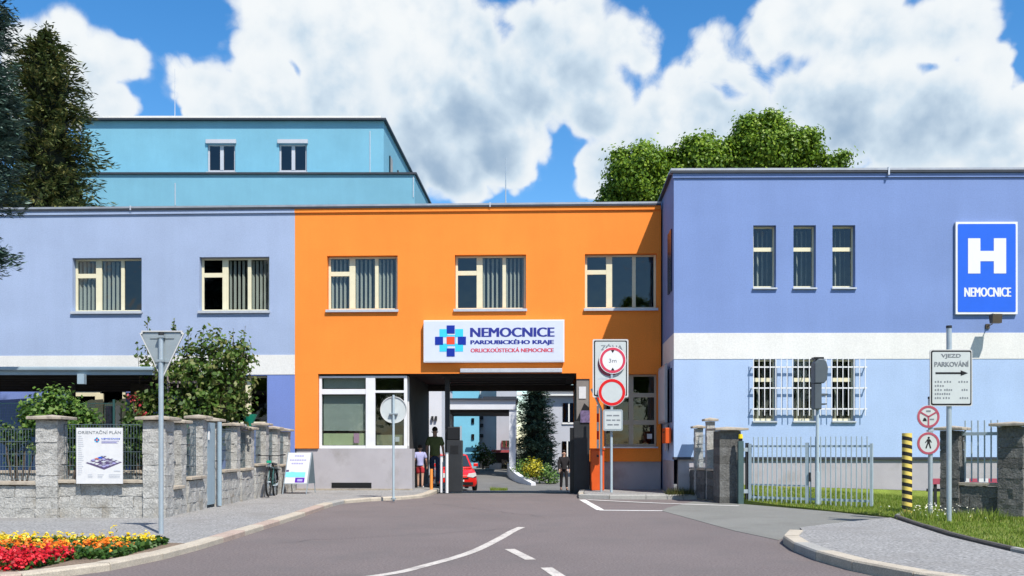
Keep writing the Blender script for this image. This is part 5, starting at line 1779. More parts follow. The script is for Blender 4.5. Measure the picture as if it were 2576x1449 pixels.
# dark gate pillar and return fence to the annex
t = thing('gate_pillar_fence', 'dark grey stone gate pillar with two narrower pillars stepping back to the annex', 'fence', (0, 0, 0))
pillar(t, 5.02, 21.35, 1.66, .02, .50, rz=R(4), m='splitR', seed=50, capw=.78, step=.12, amp=.004)
pillar(t, 4.80, 22.15, 1.82, .1, .20, rz=R(0), m='splitL', seed=51, capw=.34)
pillar(t, 4.66, 22.85, 1.66, .1, .20, rz=R(0), m='splitL', seed=52, capw=.34)
low_wall(t, (4.80, 22.0), (4.95, 21.6), .62, .1, m='splitR', seed=53, cope=.26)
low_wall(t, (4.64, 23.25), (4.79, 22.2), .62, .1, m='splitR', seed=54, cope=.26)
mesh_panel(t, (4.66, 22.75), (4.80, 22.25), .8, 1.6, 'galv', .05, .2)
# fence on the right, turned half way towards the drive
fr_ = thing('right_stone_fence', 'dark split-stone fence with capped pillars and pale bars beside the parking sign', 'fence', (0, 0, 0))
A_, B_ = Vector((8.36, 17.35)), Vector((9.12, 16.62))
dirv = (B_ - A_).normalized()
rzf = math.atan2(dirv.y, dirv.x)
pillar(fr_, A_.x, A_.y, 1.56, .05, .34, rz=rzf, m='splitR', seed=60, capw=.52)
pillar(fr_, B_.x, B_.y, 1.62, .05, .42, rz=rzf, m='splitR', seed=61, capw=.66, amp=.03)
C_ = B_ + dirv * 1.6
pillar(fr_, C_.x, C_.y, 1.62, .05, .42, rz=rzf, m='splitR', seed=62, capw=.60)
low_wall(fr_, A_ + dirv * .17, B_ - dirv * .21, .52, .05, m='splitR', seed=63, cope=.32)
low_wall(fr_, B_ + dirv * .21, C_ - dirv * .21, .50, .05, m='splitR', seed=64, cope=.32)
def bars(a, b, n, z0, z1):
    rz_ = math.atan2((b - a).y, (b - a).x)
    L_ = (b - a).length
    o0 = None
    for i in range(n):
        p_ = a + (b - a) * ((i + .5) / n)
        if o0 is None:
            o0 = MB().box(-.011, .011, -.011, .011, z0, z1).build('fence_bar', M['galvpale'], fr_, loc=(p_.x, p_.y, 0), rz=rz_)
        else:
            share(o0, fr_, (p_.x, p_.y, 0))
    MB().box(0, L_, -.035, -.012, z1 - .28, z1 - .22).build('top_rail', M['galvpale'], fr_, loc=(a.x, a.y, 0), rz=rz_)
bars(A_ + dirv * .17, B_ - dirv * .21, 6, .66, 1.80)
bars(B_ + dirv * .21, C_ - dirv * .21, 9, .66, 1.80)
# low barrier board and small orange box behind the fence
t = thing('barrier_board', 'low red and white barrier board behind the stone fence', 'barrier', (9.5, 19.3, 0))
for i in range(8):
    MB().box(-.65 + i * .2, -.65 + i * .2 + .198, -.015, .015, .52, .64).build('board_section', M['sock' if i % 2 else 'dullred'], t)
for x in (-.55, .85):
    MB().box(x - .03, x + .03, .02, .06, 0, .60).build('leg', M['dark'], t)
MB().box(-.7, .15, .07, .12, .36, .42).build('foot_rail', M['dark'], t)
tag(MB().box(-.2, .25, -.2, .2, 0, 1.05).build('orange_bin', M['postorange'], loc=(9.98, 17.55, .05), bevel=.02), 'orange grit bin behind the stone fence at the right edge', 'bin')

# ------------------------------------------------------------------ vegetation
def unit(v):
    return v / np.maximum(np.linalg.norm(v, axis=1, keepdims=True), 1e-9)
def leaf_quads(cen, nrm, size, aspect=1.0, tang=None):
    """small folded leaves: centres (n,3), normals (n,3), size (n,)"""
    n = len(cen)
    nrm = unit(nrm)
    if tang is None:
        tang = nrng.normal(size=(n, 3))
    t = unit(tang - nrm * np.sum(tang * nrm, axis=1, keepdims=True))
    b = np.cross(nrm, t)
    s = size[:, None]
    p0 = cen - t * s
    p1 = cen + b * s * .5 * aspect
    p2 = cen + t * s
    p3 = cen - b * s * .5 * aspect
    v = np.stack([p0, p1, p2, p3], axis=1).reshape(-1, 3)
    f = np.arange(4 * n).reshape(n, 4)
    return v, f
def lobed_crown(lobes, n_clump, per, leaf, spread, up=.35, seed=0, hollow=.45, flat=1.0):
    """leaves in clumps over overlapping lobes: (x,y,z,r)"""
    L_ = np.array(lobes)
    w = L_[:, 3] ** 2
    idx = nrng.choice(len(L_), n_clump, p=w / w.sum())
    d = unit(nrng.normal(size=(n_clump, 3)))
    rad = L_[idx, 3] * (hollow + (1.04 - hollow) * nrng.random(n_clump) ** .5)
    c = L_[idx, :3] + d * rad[:, None] * np.array([1, 1, flat])
    cs = spread * (0.6 + .8 * nrng.random(n_clump))
    k = np.repeat(np.arange(n_clump), per)
    off = nrng.normal(size=(len(k), 3)) * cs[k][:, None]
    off[:, 2] *= .7
    cen = c[k] + off
    nr = d[k] * .6 + off / np.maximum(cs[k][:, None], 1e-6) * .3 + nrng.normal(size=off.shape) * .55
    nr[:, 2] += up
    return leaf_quads(cen, nr, leaf * (.7 + .6 * nrng.random(len(k))), 1.3)
def limb_mesh(base, tips, r0, seed=1):
    mb = MB()
    base = Vector(base)
    for tp, r in tips:
        tp = Vector(tp)
        mid = base.lerp(tp, .5) + Vector((rng.uniform(-.1, .1), rng.uniform(-.1, .1), .08)) * (tp - base).length * .6
        mb.tube([base, base.lerp(mid, .6), mid, tp], r, 7, r * .3)
    return mb

# broadleaf tree behind the annex
Y = 41.0
def P(u, v, y=Y):
    return (far(u, y), y, fz(v, y))
lob = []
for u, v, r, dy in ((1600, 440, 62, 0), (1570, 480, 50, 1), (1650, 480, 60, .5), (1640, 420, 40, 0), (1720, 430, 60, .8), (1760, 400, 46, 0), (1800, 410, 55, .4), (1840, 385, 40, .3), (1905, 365, 58, 0), (1950, 375, 60, .2), (1995, 385, 52, .4), (1930, 340, 36, .1), (2010, 370, 40, .2), (1900, 420, 70, 1), (2000, 430, 60, 1), (2085, 425, 34, .3), (1700, 500, 70, 1.5), (1560, 520, 50, 1), (1850, 450, 70, 1.5)):
    x, y, z = P(u, v)
    lob.append((x, y + dy, z, r * Y / 2300))
tr = thing('broadleaf_tree', 'large bright green broadleaf tree rising behind the gatehouse and the annex', 'tree', (far(1800, Y), Y + 1, 0))
ox = np.array([far(1800, Y), Y + 1, 0])
for u, v, r in ((1560, 395, 20), (1625, 378, 22), (1690, 392, 18), (1735, 372, 20), (1790, 352, 20), (1850, 345, 18), (1885, 318, 22), (1935, 308, 18), (1975, 325, 20), (2030, 345, 20), (2045, 385, 22), (2110, 405, 18)):
    x, y, z = P(u, v)
    lob.append((x, y + rng.uniform(-.3, .5), z, r * Y / 2300))
v, f = lobed_crown(lob, 2900, 40, .082, .19)
npmesh('crown', v - ox, f, leafmat('broad_leaves', (0.05, 0.11, 0.008), (0.145, 0.255, 0.016), (0.28, 0.38, 0.035), .38), tr)
lm = MB().tube([(0, 0, -.1), (.1, 0, 4), (0, 0, 8.0)], .38, 10, .24)
lm.v and None
mb = MB().tube([(0, 0, -.1), (.1, 0, 4), (0, 0, 8.0)], .38, 10, .24)
for x, y, z, r in lob:
    mb.tube([(0, 0, 7.6), ((x - ox[0]) * .5, (y - ox[1]) * .5, (z + 7.6) / 2 + .5), (x - ox[0], y - ox[1], z)], .12, 6, .03)
mb.build('trunk', M['bark'], tr)

def conifer(name, label, x, y, z0, H, rad_fn, m, n_lv, n_br, npt, card, group=None, zstart=0.0, droop=.25, trunk_r=.22, jitter=.18, zcut=None, updown=1.0, clump=.06, core_r=.72):
    t = thing(name, label, 'tree', (x, y, z0), group=group)
    C_, N_, S_, T_ = [], [], [], []
    for i in range(n_lv):
        q = (i + rng.random()) / n_lv
        z = zstart + (H - zstart) * q
        if zcut and z < zcut:
            continue
        Rr = rad_fn(z / H) 
        nb = max(5, int(n_br * (.35 + .65 * Rr / max(rad_fn(.15), .1))))
        for j in range(nb):
            a = rng.uniform(0, 2 * math.pi)
            Lb = Rr * rng.uniform(1 - jitter * 2, 1 + jitter * .6)
            da = Vector((math.cos(a), math.sin(a), 0))
            zb_r = rng.gauss(0, .12)
            sd_ = Vector((-da.y, da.x, 0))
            npp = max(4, int(npt * Lb / max(rad_fn(.15), .1)))
            for k in range(npp):
                tq = (.22 + .78 * (k + rng.random()) / npp)
                zz = z - droop * Lb * tq + .16 * Lb * tq * tq * updown
                w = .24 * Lb * (1 - tq) + .05
                p = da * (Lb * tq) + sd_ * rng.uniform(-w, w) + Vector((0, 0, zz + zb_r + rng.gauss(0, clump)))
                C_.append(p[:])
                outd = da + sd_ * rng.uniform(-.9, .9) + Vector((0, 0, rng.uniform(-.35, .30)))
                T_.append(outd[:])
                N_.append((rng.gauss(0, .5), rng.gauss(0, .5), 1.0))
                S_.append(card * rng.uniform(.6, 1.25))
    v, f = leaf_quads(np.array(C_), np.array(N_), np.array(S_), .55, np.array(T_))
    npmesh('crown', v, f, m, t)
    core = MB()  # added dark hull filling the crown, standing in for its inner shade
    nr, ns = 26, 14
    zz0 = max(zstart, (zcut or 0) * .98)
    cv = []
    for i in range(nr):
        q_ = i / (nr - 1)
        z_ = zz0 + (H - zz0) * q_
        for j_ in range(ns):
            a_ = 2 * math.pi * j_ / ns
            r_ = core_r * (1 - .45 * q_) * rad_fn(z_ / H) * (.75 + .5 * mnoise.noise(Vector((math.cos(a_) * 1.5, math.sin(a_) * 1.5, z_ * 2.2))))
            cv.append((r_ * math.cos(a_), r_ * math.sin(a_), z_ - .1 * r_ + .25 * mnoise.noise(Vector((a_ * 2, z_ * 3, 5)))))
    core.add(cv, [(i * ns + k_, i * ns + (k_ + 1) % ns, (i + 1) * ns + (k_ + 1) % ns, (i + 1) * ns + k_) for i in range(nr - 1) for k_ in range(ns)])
    core.build('shade_core', mat('core_shade_colour', (0.014, 0.020, 0.010), 0.95, 0.5, 9, 1.0, 25), t)
    MB().tube([(0, 0, -.2), (0, 0, H * .5), (0, 0, H * .98)], trunk_r, 8, .02).build('trunk', M['bark'], t)
    return t
spr = leafmat('spruce_needles_dark', (0.025, 0.042, 0.012), (0.065, 0.092, 0.024), (0.165, 0.150, 0.045), .15, .6)
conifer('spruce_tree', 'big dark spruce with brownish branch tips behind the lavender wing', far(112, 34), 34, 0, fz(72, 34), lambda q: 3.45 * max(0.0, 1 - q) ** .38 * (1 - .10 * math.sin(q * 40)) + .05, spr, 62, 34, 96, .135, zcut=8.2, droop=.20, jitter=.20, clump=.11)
sprb = leafmat('blue_spruce_needles', (0.025, 0.055, 0.042), (0.06, 0.115, 0.09), (0.14, 0.20, 0.16), .1, .6)
def blue_rad(q):
    z = q * 15.0
    for lim, r in ((4.9, .70), (5.5, 1.22), (6.2, .80), (9.05, 1.34), (9.55, .95), (15, 1.20)):
        if z < lim:
            return r * (1 + .07 * math.sin(z * 9))
    return .5
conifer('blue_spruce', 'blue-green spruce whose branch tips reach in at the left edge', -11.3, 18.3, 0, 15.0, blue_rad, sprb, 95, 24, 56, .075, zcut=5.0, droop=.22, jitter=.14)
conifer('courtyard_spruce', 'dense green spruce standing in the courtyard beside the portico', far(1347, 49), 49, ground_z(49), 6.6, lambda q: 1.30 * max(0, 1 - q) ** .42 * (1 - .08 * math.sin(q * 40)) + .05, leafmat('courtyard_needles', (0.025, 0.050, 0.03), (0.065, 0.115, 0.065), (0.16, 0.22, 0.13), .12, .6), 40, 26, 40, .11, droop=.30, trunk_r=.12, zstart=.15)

def shrub(name, label, lobes, n_clump, per, leaf, spread, m, stems, cat='shrub', group=None, shoots=()):
    cx_ = sum(l[0] for l in lobes) / len(lobes)
    cy_ = sum(l[1] for l in lobes) / len(lobes)
    t = thing(name, label, cat, (cx_, cy_, 0), group=group)
    o_ = np.array([cx_, cy_, 0])
    v, f = lobed_crown([(l[0], l[1], l[2], l[3]) for l in lobes], n_clump, per, leaf, spread)
    vs, fs = [v], [f]
    n0 = len(v)
    for (x, y, z, h, lean_) in shoots:
        k = int(34 * h)
        q = nrng.random(k) ** .8
        cen = np.stack([x + lean_ * q * h + nrng.normal(size=k) * .05 * (1.3 - q), y + nrng.normal(size=k) * .05, z + q * h], axis=1)
        v2_, f2_ = leaf_quads(cen, nrng.normal(size=(k, 3)) + np.array([0, -.5, .3]), leaf * (.6 + .6 * nrng.random(k)), 1.0)
        vs.append(v2_)
        fs.append(f2_ + n0)
        n0 += len(v2_)
    npmesh('foliage', np.concatenate(vs) - o_, np.concatenate(fs), m, t)
    mb = MB()
    for l in lobes:
        mb.tube([(rng.uniform(-.1, .1), rng.uniform(-.1, .1), 0), ((l[0] - cx_) * .5, (l[1] - cy_) * .5, l[2] * .5), (l[0] - cx_, l[1] - cy_, l[2])], .035, 6, .012)
    for (x, y, z, h, lean_) in shoots:
        mb.tube([(x - cx_, y - cy_, z - .4), (x - cx_ + lean_ * h, y - cy_, z + h)], .008, 4, .003)
    mb.build('stems', M['bark'], t)
    return t
Y = 20.5
def lobesof(L0, y):
    return [(far(u, y), y + dy, fz(v, y), r * y / 2300) for u, v, r, dy in L0]
bush = lobesof([(455, 960, 62, 0), (520, 930, 75, .2), (575, 960, 60, .1), (500, 1010, 80, .3), (430, 1010, 60, .2), (565, 1020, 55, .3), (600, 920, 40, 0), (470, 900, 40, .1), (540, 880, 46, 0), (395, 1040, 50, .3), (590, 880, 34, 0), (380, 910, 36, .1), (350, 1020, 42, .2), (480, 1080, 70, .4), (380, 1110, 60, .4)], Y)
sh_ = [(far(u, Y), Y, fz(v, Y), h * .0089 * 1.0, le) for u, v, h, le in ((370, 880, 85, .02), (352, 920, 60, -.12), (440, 870, 68, -.02), (432, 850, 40, .1), (510, 870, 52, .05), (548, 860, 36, .0), (585, 870, 44, .05), (610, 865, 45, .16), (615, 900, 30, .3), (470, 870, 50, .1))]
shrub('large_shrub', 'tall loose shrub with reddish shoots behind the give-way sign', bush, 520, 18, .055, .10, leafmat('shrub_leaves', (0.035, 0.075, 0.01), (0.085, 0.155, 0.022), (0.22, 0.22, 0.08), .3), None, shoots=sh_)
Y = 17.6
shrub('round_shrub', 'rounded mid-green shrub behind the first fence pillar', lobesof([(110, 1030, 44, 0), (150, 1010, 36, 0), (185, 1050, 42, .1), (90, 1060, 34, 0), (130, 1080, 46, .2), (215, 1060, 26, .1), (150, 1130, 48, .3), (200, 1120, 34, .2)], Y), 300, 20, .042, .07, leafmat('round_shrub_leaves', (0.03, 0.08, 0.01), (0.085, 0.17, 0.022), (0.20, 0.29, 0.06), .3), None)
shrub('low_shrub', 'sparse low shrub at the left edge behind the fence', lobesof([(8, 1090, 22, 0), (40, 1110, 20, 0), (60, 1090, 14, .1), (20, 1150, 22, .2), (80, 1130, 16, .1)], 17.4), 60, 14, .042, .06, leafmat('low_shrub_leaves', (0.015, 0.05, 0.01), (0.05, 0.10, 0.02), (0.14, 0.18, 0.05), .25), None)
shrub('fence_shrub', 'dark shrub growing along the inside of the side fence', lobesof([(340, 1090, 40, 0), (330, 1130, 40, .1), (400, 1090, 40, .6), (430, 1060, 36, 1.6)], 18.2), 150, 16, .045, .08, leafmat('fence_shrub_leaves', (0.014, 0.04, 0.006), (0.04, 0.085, 0.012), (0.09, 0.14, 0.03), .25), None)
shrub('climbing_rose', 'climbing rose with small crimson blooms between the shrubs', lobesof([(335, 1005, 12, 0), (352, 1045, 14, 0), (365, 1085, 10, 0)], 19.6), 16, 6, .035, .08, leafmat('rose_blooms', (0.30, 0.02, 0.02), (0.42, 0.03, 0.05), (0.10, 0.10, 0.02), .2), None)
tag(npmesh('pink_rose', *leaf_quads(nrng.normal(size=(40, 3)) * .06 + np.array([far(450, 17.2), 17.2, fz(1085, 17.2)]), nrng.normal(size=(40, 3)), np.full(40, .05), 1.4), MATS['pinkred'] if 'pinkred' in MATS else M['red']), 'pink rose bloom just above the corner fence pillar cap', 'flower')
# courtyard plants
shrub('yellow_shrub', 'small yellow flowering shrub at the foot of the courtyard spruce', [(far(1338, 43.5), 43.5, .35, .42), (far(1350, 43.5), 43.7, .25, .35)], 60, 12, .06, .10, leafmat('yellow_leaves', (0.10, 0.12, 0.01), (0.40, 0.36, 0.02), (0.62, 0.52, 0.03), .2), None)
shrub('courtyard_bush', 'low bright green bush beside the yellow shrub in the courtyard', [(far(1365, 43.5), 43.8, .0, .45), (far(1378, 43.5), 43.8, -.1, .5), (far(1320, 46), 46, .2, .5)], 80, 12, .06, .12, leafmat('yard_leaves', (0.03, 0.08, 0.01), (0.09, 0.18, 0.03), (0.2, 0.30, 0.08), .2), None)
shrub('porch_bush', 'dark bush by the courtyard entrance porch', [(far(1212, 55), 55, .9, .6), (far(1222, 55), 55, .6, .5)], 60, 12, .08, .12, leafmat('porch_leaves', (0.02, 0.04, 0.01), (0.05, 0.09, 0.02), (0.12, 0.16, 0.05), .2), None)
v3, f3 = blades(900, (-.9, -.2), (37.5, 39.0), .05, .2, None, lambda x, y: ground_z(y))
npmesh('courtyard_verge', v3, f3, gm, None, 'stuff')

# flowers in the bed
def band(name, y0, y1, x0, x1, zc, n, size, m, zs=.03, taper=None, label=None):
    xs = nrng.uniform(x0, x1, n)
    ys = nrng.uniform(y0, y1, n)
    k = np.array([inside_poly(a, b, bed) for a, b in zip(xs, ys)])
    xs, ys = xs[k], ys[k]
    zc_ = zc + .05 * np.array([mnoise.noise(Vector((a * 4, b * 4, zc))) for a, b in zip(xs, ys)])
    cen = np.stack([xs, ys, zc_ + nrng.normal(size=len(xs)) * zs], axis=1)
    per = 7
    kk = np.repeat(np.arange(len(xs)), per)
    off = nrng.normal(size=(len(kk), 3)) * size * .55
    v, f = leaf_quads(cen[kk] + off, off + np.array([0, -.3, .8]) * size, size * (.5 + .4 * nrng.random(len(kk))), 1.5)
    return npmesh(name, v, f, m, flowers, 'stuff')
flowers = thing('flower_bed', 'bands of red, orange and yellow bedding flowers along the near kerb', 'flower bed', (0, 0, 0))
def greens(y0, y1, x1, z0, z1, n, m, nm='bedding_leaves'):
    xs = nrng.uniform(-9.5, x1, n)
    ys = nrng.uniform(y0, y1, n)
    k = np.array([inside_poly(a, b, bed) for a, b in zip(xs, ys)])
    xs, ys = xs[k], ys[k]
    cen = np.stack([xs, ys, nrng.uniform(z0, z1, len(xs))], axis=1)
    v, f = leaf_quads(cen, nrng.normal(size=(len(xs), 3)) + np.array([0, -.3, .6]), .035 * (.6 + .8 * nrng.random(len(xs))), 1.3)
    npmesh(nm, v, f, m, flowers, 'stuff')
bl = leafmat('bedding_green', (0.02, 0.06, 0.01), (0.04, 0.10, 0.015), (0.08, 0.15, 0.03), .25)
greens(9.9, 11.55, -4.33, .08, .17, 17000, bl)
greens(9.05, 9.9, -4.75, .08, .15, 7000, bl)
band('yellow_flowers', 10.75, 11.5, -9.5, -4.35, .180, 420, .030, leafmat('yellow_petals', (0.55, 0.38, 0.01), (0.80, 0.58, 0.01), (0.85, 0.75, 0.15), .3), zs=.035)
band('orange_flowers', 10.1, 10.8, -9.5, -4.38, .165, 620, .030, leafmat('orange_petals', (0.60, 0.11, 0.01), (0.85, 0.19, 0.01), (0.90, 0.36, 0.03), .3), zs=.035)
band('red_flowers', 8.95, 9.95, -9.5, -4.75, .155, 2700, .028, leafmat('red_petals', (0.30, 0.004, 0.01), (0.60, 0.010, 0.02), (0.82, 0.04, 0.06), .3), zs=.045)
# daisies at the post feet
cen = np.stack([nrng.normal(7.30, .30, 60), nrng.normal(15.7, .45, 60), .06 + nrng.uniform(.08, .26, 60)], axis=1)
kk = np.repeat(np.arange(60), 2)
v, f = leaf_quads(cen[kk] + nrng.normal(size=(120, 3)) * .008, nrng.normal(size=(120, 3)) * .3 + np.array([0, -.6, .8]), np.full(120, .012), 1.6)
npmesh('daisies', v, f, leafmat('daisy_petals', (0.7, 0.7, 0.6), (0.8, 0.8, 0.72), (0.8, 0.7, 0.3), .2), None, 'stuff')
v3, f3 = blades(1800, (6.6, 8.2), (14.7, 16.6), .08, .20, lawn_edge, lawn_z)
npmesh('tall_grass', v3, f3, gm, lawn, 'stuff')

# ------------------------------------------------------------------ red car in the courtyard
def car():
    t = thing('red_car', 'small red hatchback coming towards the drive-through, half hidden by a dark cabinet', 'car', (-2.15, 36.5, ground_z(37.6)), R(11))
    # front faces -y; stations along y: (y, half width, z bottom, z belt, half width at belt)
    body = MB()
    st = [(0.0, .66, .30, .56), (.06, .76, .20, .68), (.35, .81, .18, .80), (.95, .83, .18, .92), (1.6, .83, .18, .94), (2.8, .83, .18, .97), (3.5, .80, .20, .98), (3.72, .72, .30, .90)]
    vs, fs = [], []
    for (y, w, zb, zt) in st:
        vs += [(-w * .92, y, zb), (-w, y, zb + .12), (-w, y, (zb + zt) / 2), (-w * .95, y, zt - .05), (-w * .80, y, zt), (w * .80, y, zt), (w * .95, y, zt - .05), (w, y, (zb + zt) / 2), (w, y, zb + .12), (w * .92, y, zb)]
    n = 10
    for i in range(len(st) - 1):
        for k in range(n):
            fs.append((i * n + k, i * n + (k + 1) % n, (i + 1) * n + (k + 1) % n, (i + 1) * n + k))
    fs += [tuple(range(n)), tuple(range((len(st) - 1) * n, len(st) * n))]
    b = body.add(vs, fs).build('body', M['carred'], t, bevel=.03, smooth=True)
    cab = MB()
    cs = [(.85, .70, .92, .70, .93), (1.55, .72, .92, .58, 1.45), (2.3, .74, .93, .58, 1.50), (3.2, .74, .95, .57, 1.46), (3.62, .70, .95, .60, 1.02)]
    vs = []
    for y, w0, z0, w1_, z1 in cs:
        vs += [(-w0, y, z0), (-w1_, y, z1), (w1_, y, z1), (w0, y, z0)]
    fs = []
    for i in range(len(cs) - 1):
        for k in range(4):
            fs.append((i * 4 + k, i * 4 + (k + 1) % 4, (i + 1) * 4 + (k + 1) % 4, (i + 1) * 4 + k))
    fs += [(0, 1, 2, 3), (16, 17, 18, 19)]
    cab.add(vs, fs).build('cabin', M['carred'], t, bevel=.03, smooth=True)
    gd_ = M['glassdark']
    gl = mat('car_window', (0.03, 0.04, 0.045), 0.08, 0, spec=.8)
    MB().add([(-.62, .93, .99), (.62, .93, .99), (.52, 1.49, 1.42), (-.52, 1.49, 1.42), (-.62, .90, .985), (.62, .90, .985), (.52, 1.47, 1.43), (-.52, 1.47, 1.43)], [(4, 5, 6, 7), (0, 1, 5, 4), (2, 3, 7, 6)]).build('windscreen', gl, t)
    for s_ in (-1, 1):
        MB().add([(s_ * .735, 1.15, .99), (s_ * .765, 2.1, .99), (s_ * .625, 2.1, 1.42), (s_ * .61, 1.62, 1.40)], [(0, 1, 2, 3)]).build('side_window', gl, t)
        MB().add([(s_ * .765, 2.18, .99), (s_ * .765, 3.1, 1.0), (s_ * .62, 3.0, 1.40), (s_ * .63, 2.18, 1.42)], [(0, 1, 2, 3)]).build('side_window', gl, t)
        hl = MB().prism([(s_ * .36, .60), (s_ * .42, .72), (s_ * .70, .76), (s_ * .74, .64), (s_ * .60, .56)], -.015 + .0, .10, 'y').build('headlight', mat('headlight_glass', (0.75, 0.75, 0.75), 0.15, 0.1, 12, spec=.7), t)
        MB().box(s_ * .80 - .03, s_ * .80 + .03 + 0, 1.10, 1.16, .98, 1.02).box(s_ * .88 - .09, s_ * .88 + .09, 1.08, 1.18, .98, 1.12).build('mirror', M['carred'], t, bevel=.02)
        for yy2 in (.72, 3.02):
            w = MB()
            w.prism([(yy2 + .29 * math.cos(2 * math.pi * k / 20), .29 + .29 * math.sin(2 * math.pi * k / 20)) for k in range(20)], s_ * .70, s_ * .845, 'x')
            wh = w.build('wheel', M['tyre'], t)
            MB().prism([(yy2 + .19 * math.cos(2 * math.pi * k / 16), .29 + .19 * math.sin(2 * math.pi * k / 16)) for k in range(16)], s_ * .846, s_ * .856, 'x').build('rim', M['galv'], wh)
    MB().box(-.42, .42, -.012, .05, .50, .56).build('grille', M['black'], t)
    MB().box(-.60, .60, -.02, .06, .27, .38).build('bumper_intake', M['black'], t)
    MB().box(-.24, .24, -.035, -.021, .40, .48).build('number_plate', M['sock'], t)
    MB().box(-.03, .03, -.02, .0, .60, .66).build('badge', M['chrome'], t)
car()

# ------------------------------------------------------------------ people
def skinned(name, verts, edges, radii, m, parent, lv=2):
    me = bpy.data.meshes.new(name)
    me.from_pydata(verts, edges, [])
    o = bpy.data.objects.new(name, me)
    COL.objects.link(o)
    o.parent = parent
    md = o.modifiers.new('skin', 'SKIN')
    md.use_smooth_shade = True
    for i, r in enumerate(radii):
        d = me.skin_vertices[0].data[i]
        d.radius = (r, r) if not isinstance(r, tuple) else r
        d.use_root = (i == 0)
    ss = o.modifiers.new('sub', 'SUBSURF')
    ss.levels = ss.render_levels = lv
    me.materials.append(m)
    return o
def person(label, loc, rz, h, stride=.12, tops=None, bottoms=None, hair_m='hair', sleeve=1.0, leg_to=1.0, armbend=.12, group=None, topmat='shirtgreen', botmat='jeans', shoe='black', build=1.0, face=False):
    t = thing('person', label, 'person', loc, rz)
    k = h / 1.78
    def q(x, y, z):
        return (x * k, y * k, z * k)
    V = dict(pel=q(0, 0, .96), wai=q(0, 0, 1.10), che=q(0, 0, 1.32), nek=q(0, 0, 1.50), hdb=q(0, -.015, 1.60), hdt=q(0, 0, 1.72))
    rad = dict(pel=.135, wai=.115, che=.135, nek=.052, hdb=.072, hdt=.078)
    E = [('pel', 'wai'), ('wai', 'che'), ('che', 'nek'), ('nek', 'hdb'), ('hdb', 'hdt')]
    for s_, nm in ((-1, 'l'), (1, 'r')):
        fwd = stride * s_
        V['hip' + nm] = q(s_ * .095, 0, .90)
        V['kne' + nm] = q(s_ * .10, -fwd * .6 - .01, .50)
        V['ank' + nm] = q(s_ * .10, -fwd + .02, .09)
        V['toe' + nm] = q(s_ * .115, -fwd - .13, .035)
        V['sho' + nm] = q(s_ * .185, 0, 1.43)
        V['elb' + nm] = q(s_ * .245, fwd * .5 + .03, 1.15)
        V['wri' + nm] = q(s_ * .255, fwd * .9 - armbend, .91)
        V['pal' + nm] = q(s_ * .255, fwd * .9 - armbend - .015, .84)
        rad.update({'hip' + nm: .098, 'kne' + nm: .060, 'ank' + nm: .042, 'toe' + nm: .038, 'sho' + nm: .062, 'elb' + nm: .042, 'wri' + nm: .027, 'pal' + nm: .030})
        E += [('pel', 'hip' + nm), ('hip' + nm, 'kne' + nm), ('kne' + nm, 'ank' + nm), ('ank' + nm, 'toe' + nm), ('che', 'sho' + nm), ('sho' + nm, 'elb' + nm), ('elb' + nm, 'wri' + nm), ('wri' + nm, 'pal' + nm)]
        px2, py2, pz2 = .255 * s_, fwd * .9 - armbend - .015, .84
        for i_, (dy, ln) in enumerate(((-.030, .070), (-.010, .080), (.010, .076), (.028, .062))):
            a_, b_ = f'f{nm}{i_}a', f'f{nm}{i_}b'
            V[a_] = q(px2, py2 + dy, pz2 - ln * .5)
            V[b_] = q(px2 - s_ * .012, py2 + dy - .004, pz2 - ln)
            rad[a_], rad[b_] = .0095, .008
            E += [('pal' + nm, a_), (a_, b_)]
        V['th' + nm] = q(px2 - s_ * .008, py2 - .045, pz2 - .02)
        rad['th' + nm] = .0095
        E += [('pal' + nm, 'th' + nm)]
    keys = list(V)
    ix = {a: i for i, a in enumerate(keys)}
    body = skinned('body', [V[a] for a in keys], [(ix[a], ix[b]) for a, b in E], [rad[a] * k * (build if a in ('pel', 'wai', 'che') else 1) for a in keys], M['skin'], t)
    def cloth(name, segs, extra, m):
        ks, es = [], []
        for a, b in segs:
            for z in (a, b):
                if z not in ks:
                    ks.append(z)
            es.append((ks.index(a), ks.index(b)))
        pts = [V[z] for z in ks]
        skinned(name, pts, es, [(rad[z] * (build if z in ('pel', 'wai', 'che') else 1) + extra) * k for z in ks], M[m], t)
    for nm in 'lr':
        a, b = Vector(V['sho' + nm]), Vector(V['elb' + nm])
        V['slv' + nm] = tuple(a.lerp(b, .75)) if sleeve < 1 else tuple(Vector(V['elb' + nm]).lerp(Vector(V['wri' + nm]), .9))
        rad['slv' + nm] = .050 if sleeve < 1 else .032
        a, b = Vector(V['hip' + nm]), Vector(V['kne' + nm])
        V['cuf' + nm] = tuple(a.lerp(b, .8)) if leg_to < 1 else tuple(Vector(V['kne' + nm]).lerp(Vector(V['ank' + nm]), .93))
        rad['cuf' + nm] = .080 if leg_to < 1 else .052
    V['hem'] = tuple(Vector(V['pel']) - Vector((0, 0, .05 * k)))
    rad['hem'] = .150
    segs = [('che', 'wai'), ('wai', 'pel'), ('pel', 'hem')]
    V['nk0'] = tuple(Vector(V['che']).lerp(Vector(V['nek']), .75))
    rad['nk0'] = .062
    segs.append(('che', 'nk0'))
    for nm in 'lr':
        segs.append(('che', 'sho' + nm))
        if sleeve < 1:
            segs.append(('sho' + nm, 'slv' + nm))
        else:
            segs += [('sho' + nm, 'elb' + nm), ('elb' + nm, 'slv' + nm)]
    cloth('shirt', segs, .030, topmat)
    V['pl2'] = tuple(Vector(V['pel']) + Vector((0, 0, .03 * k)))
    rad['pl2'] = .130
    segs = [('pl2', 'pel')]
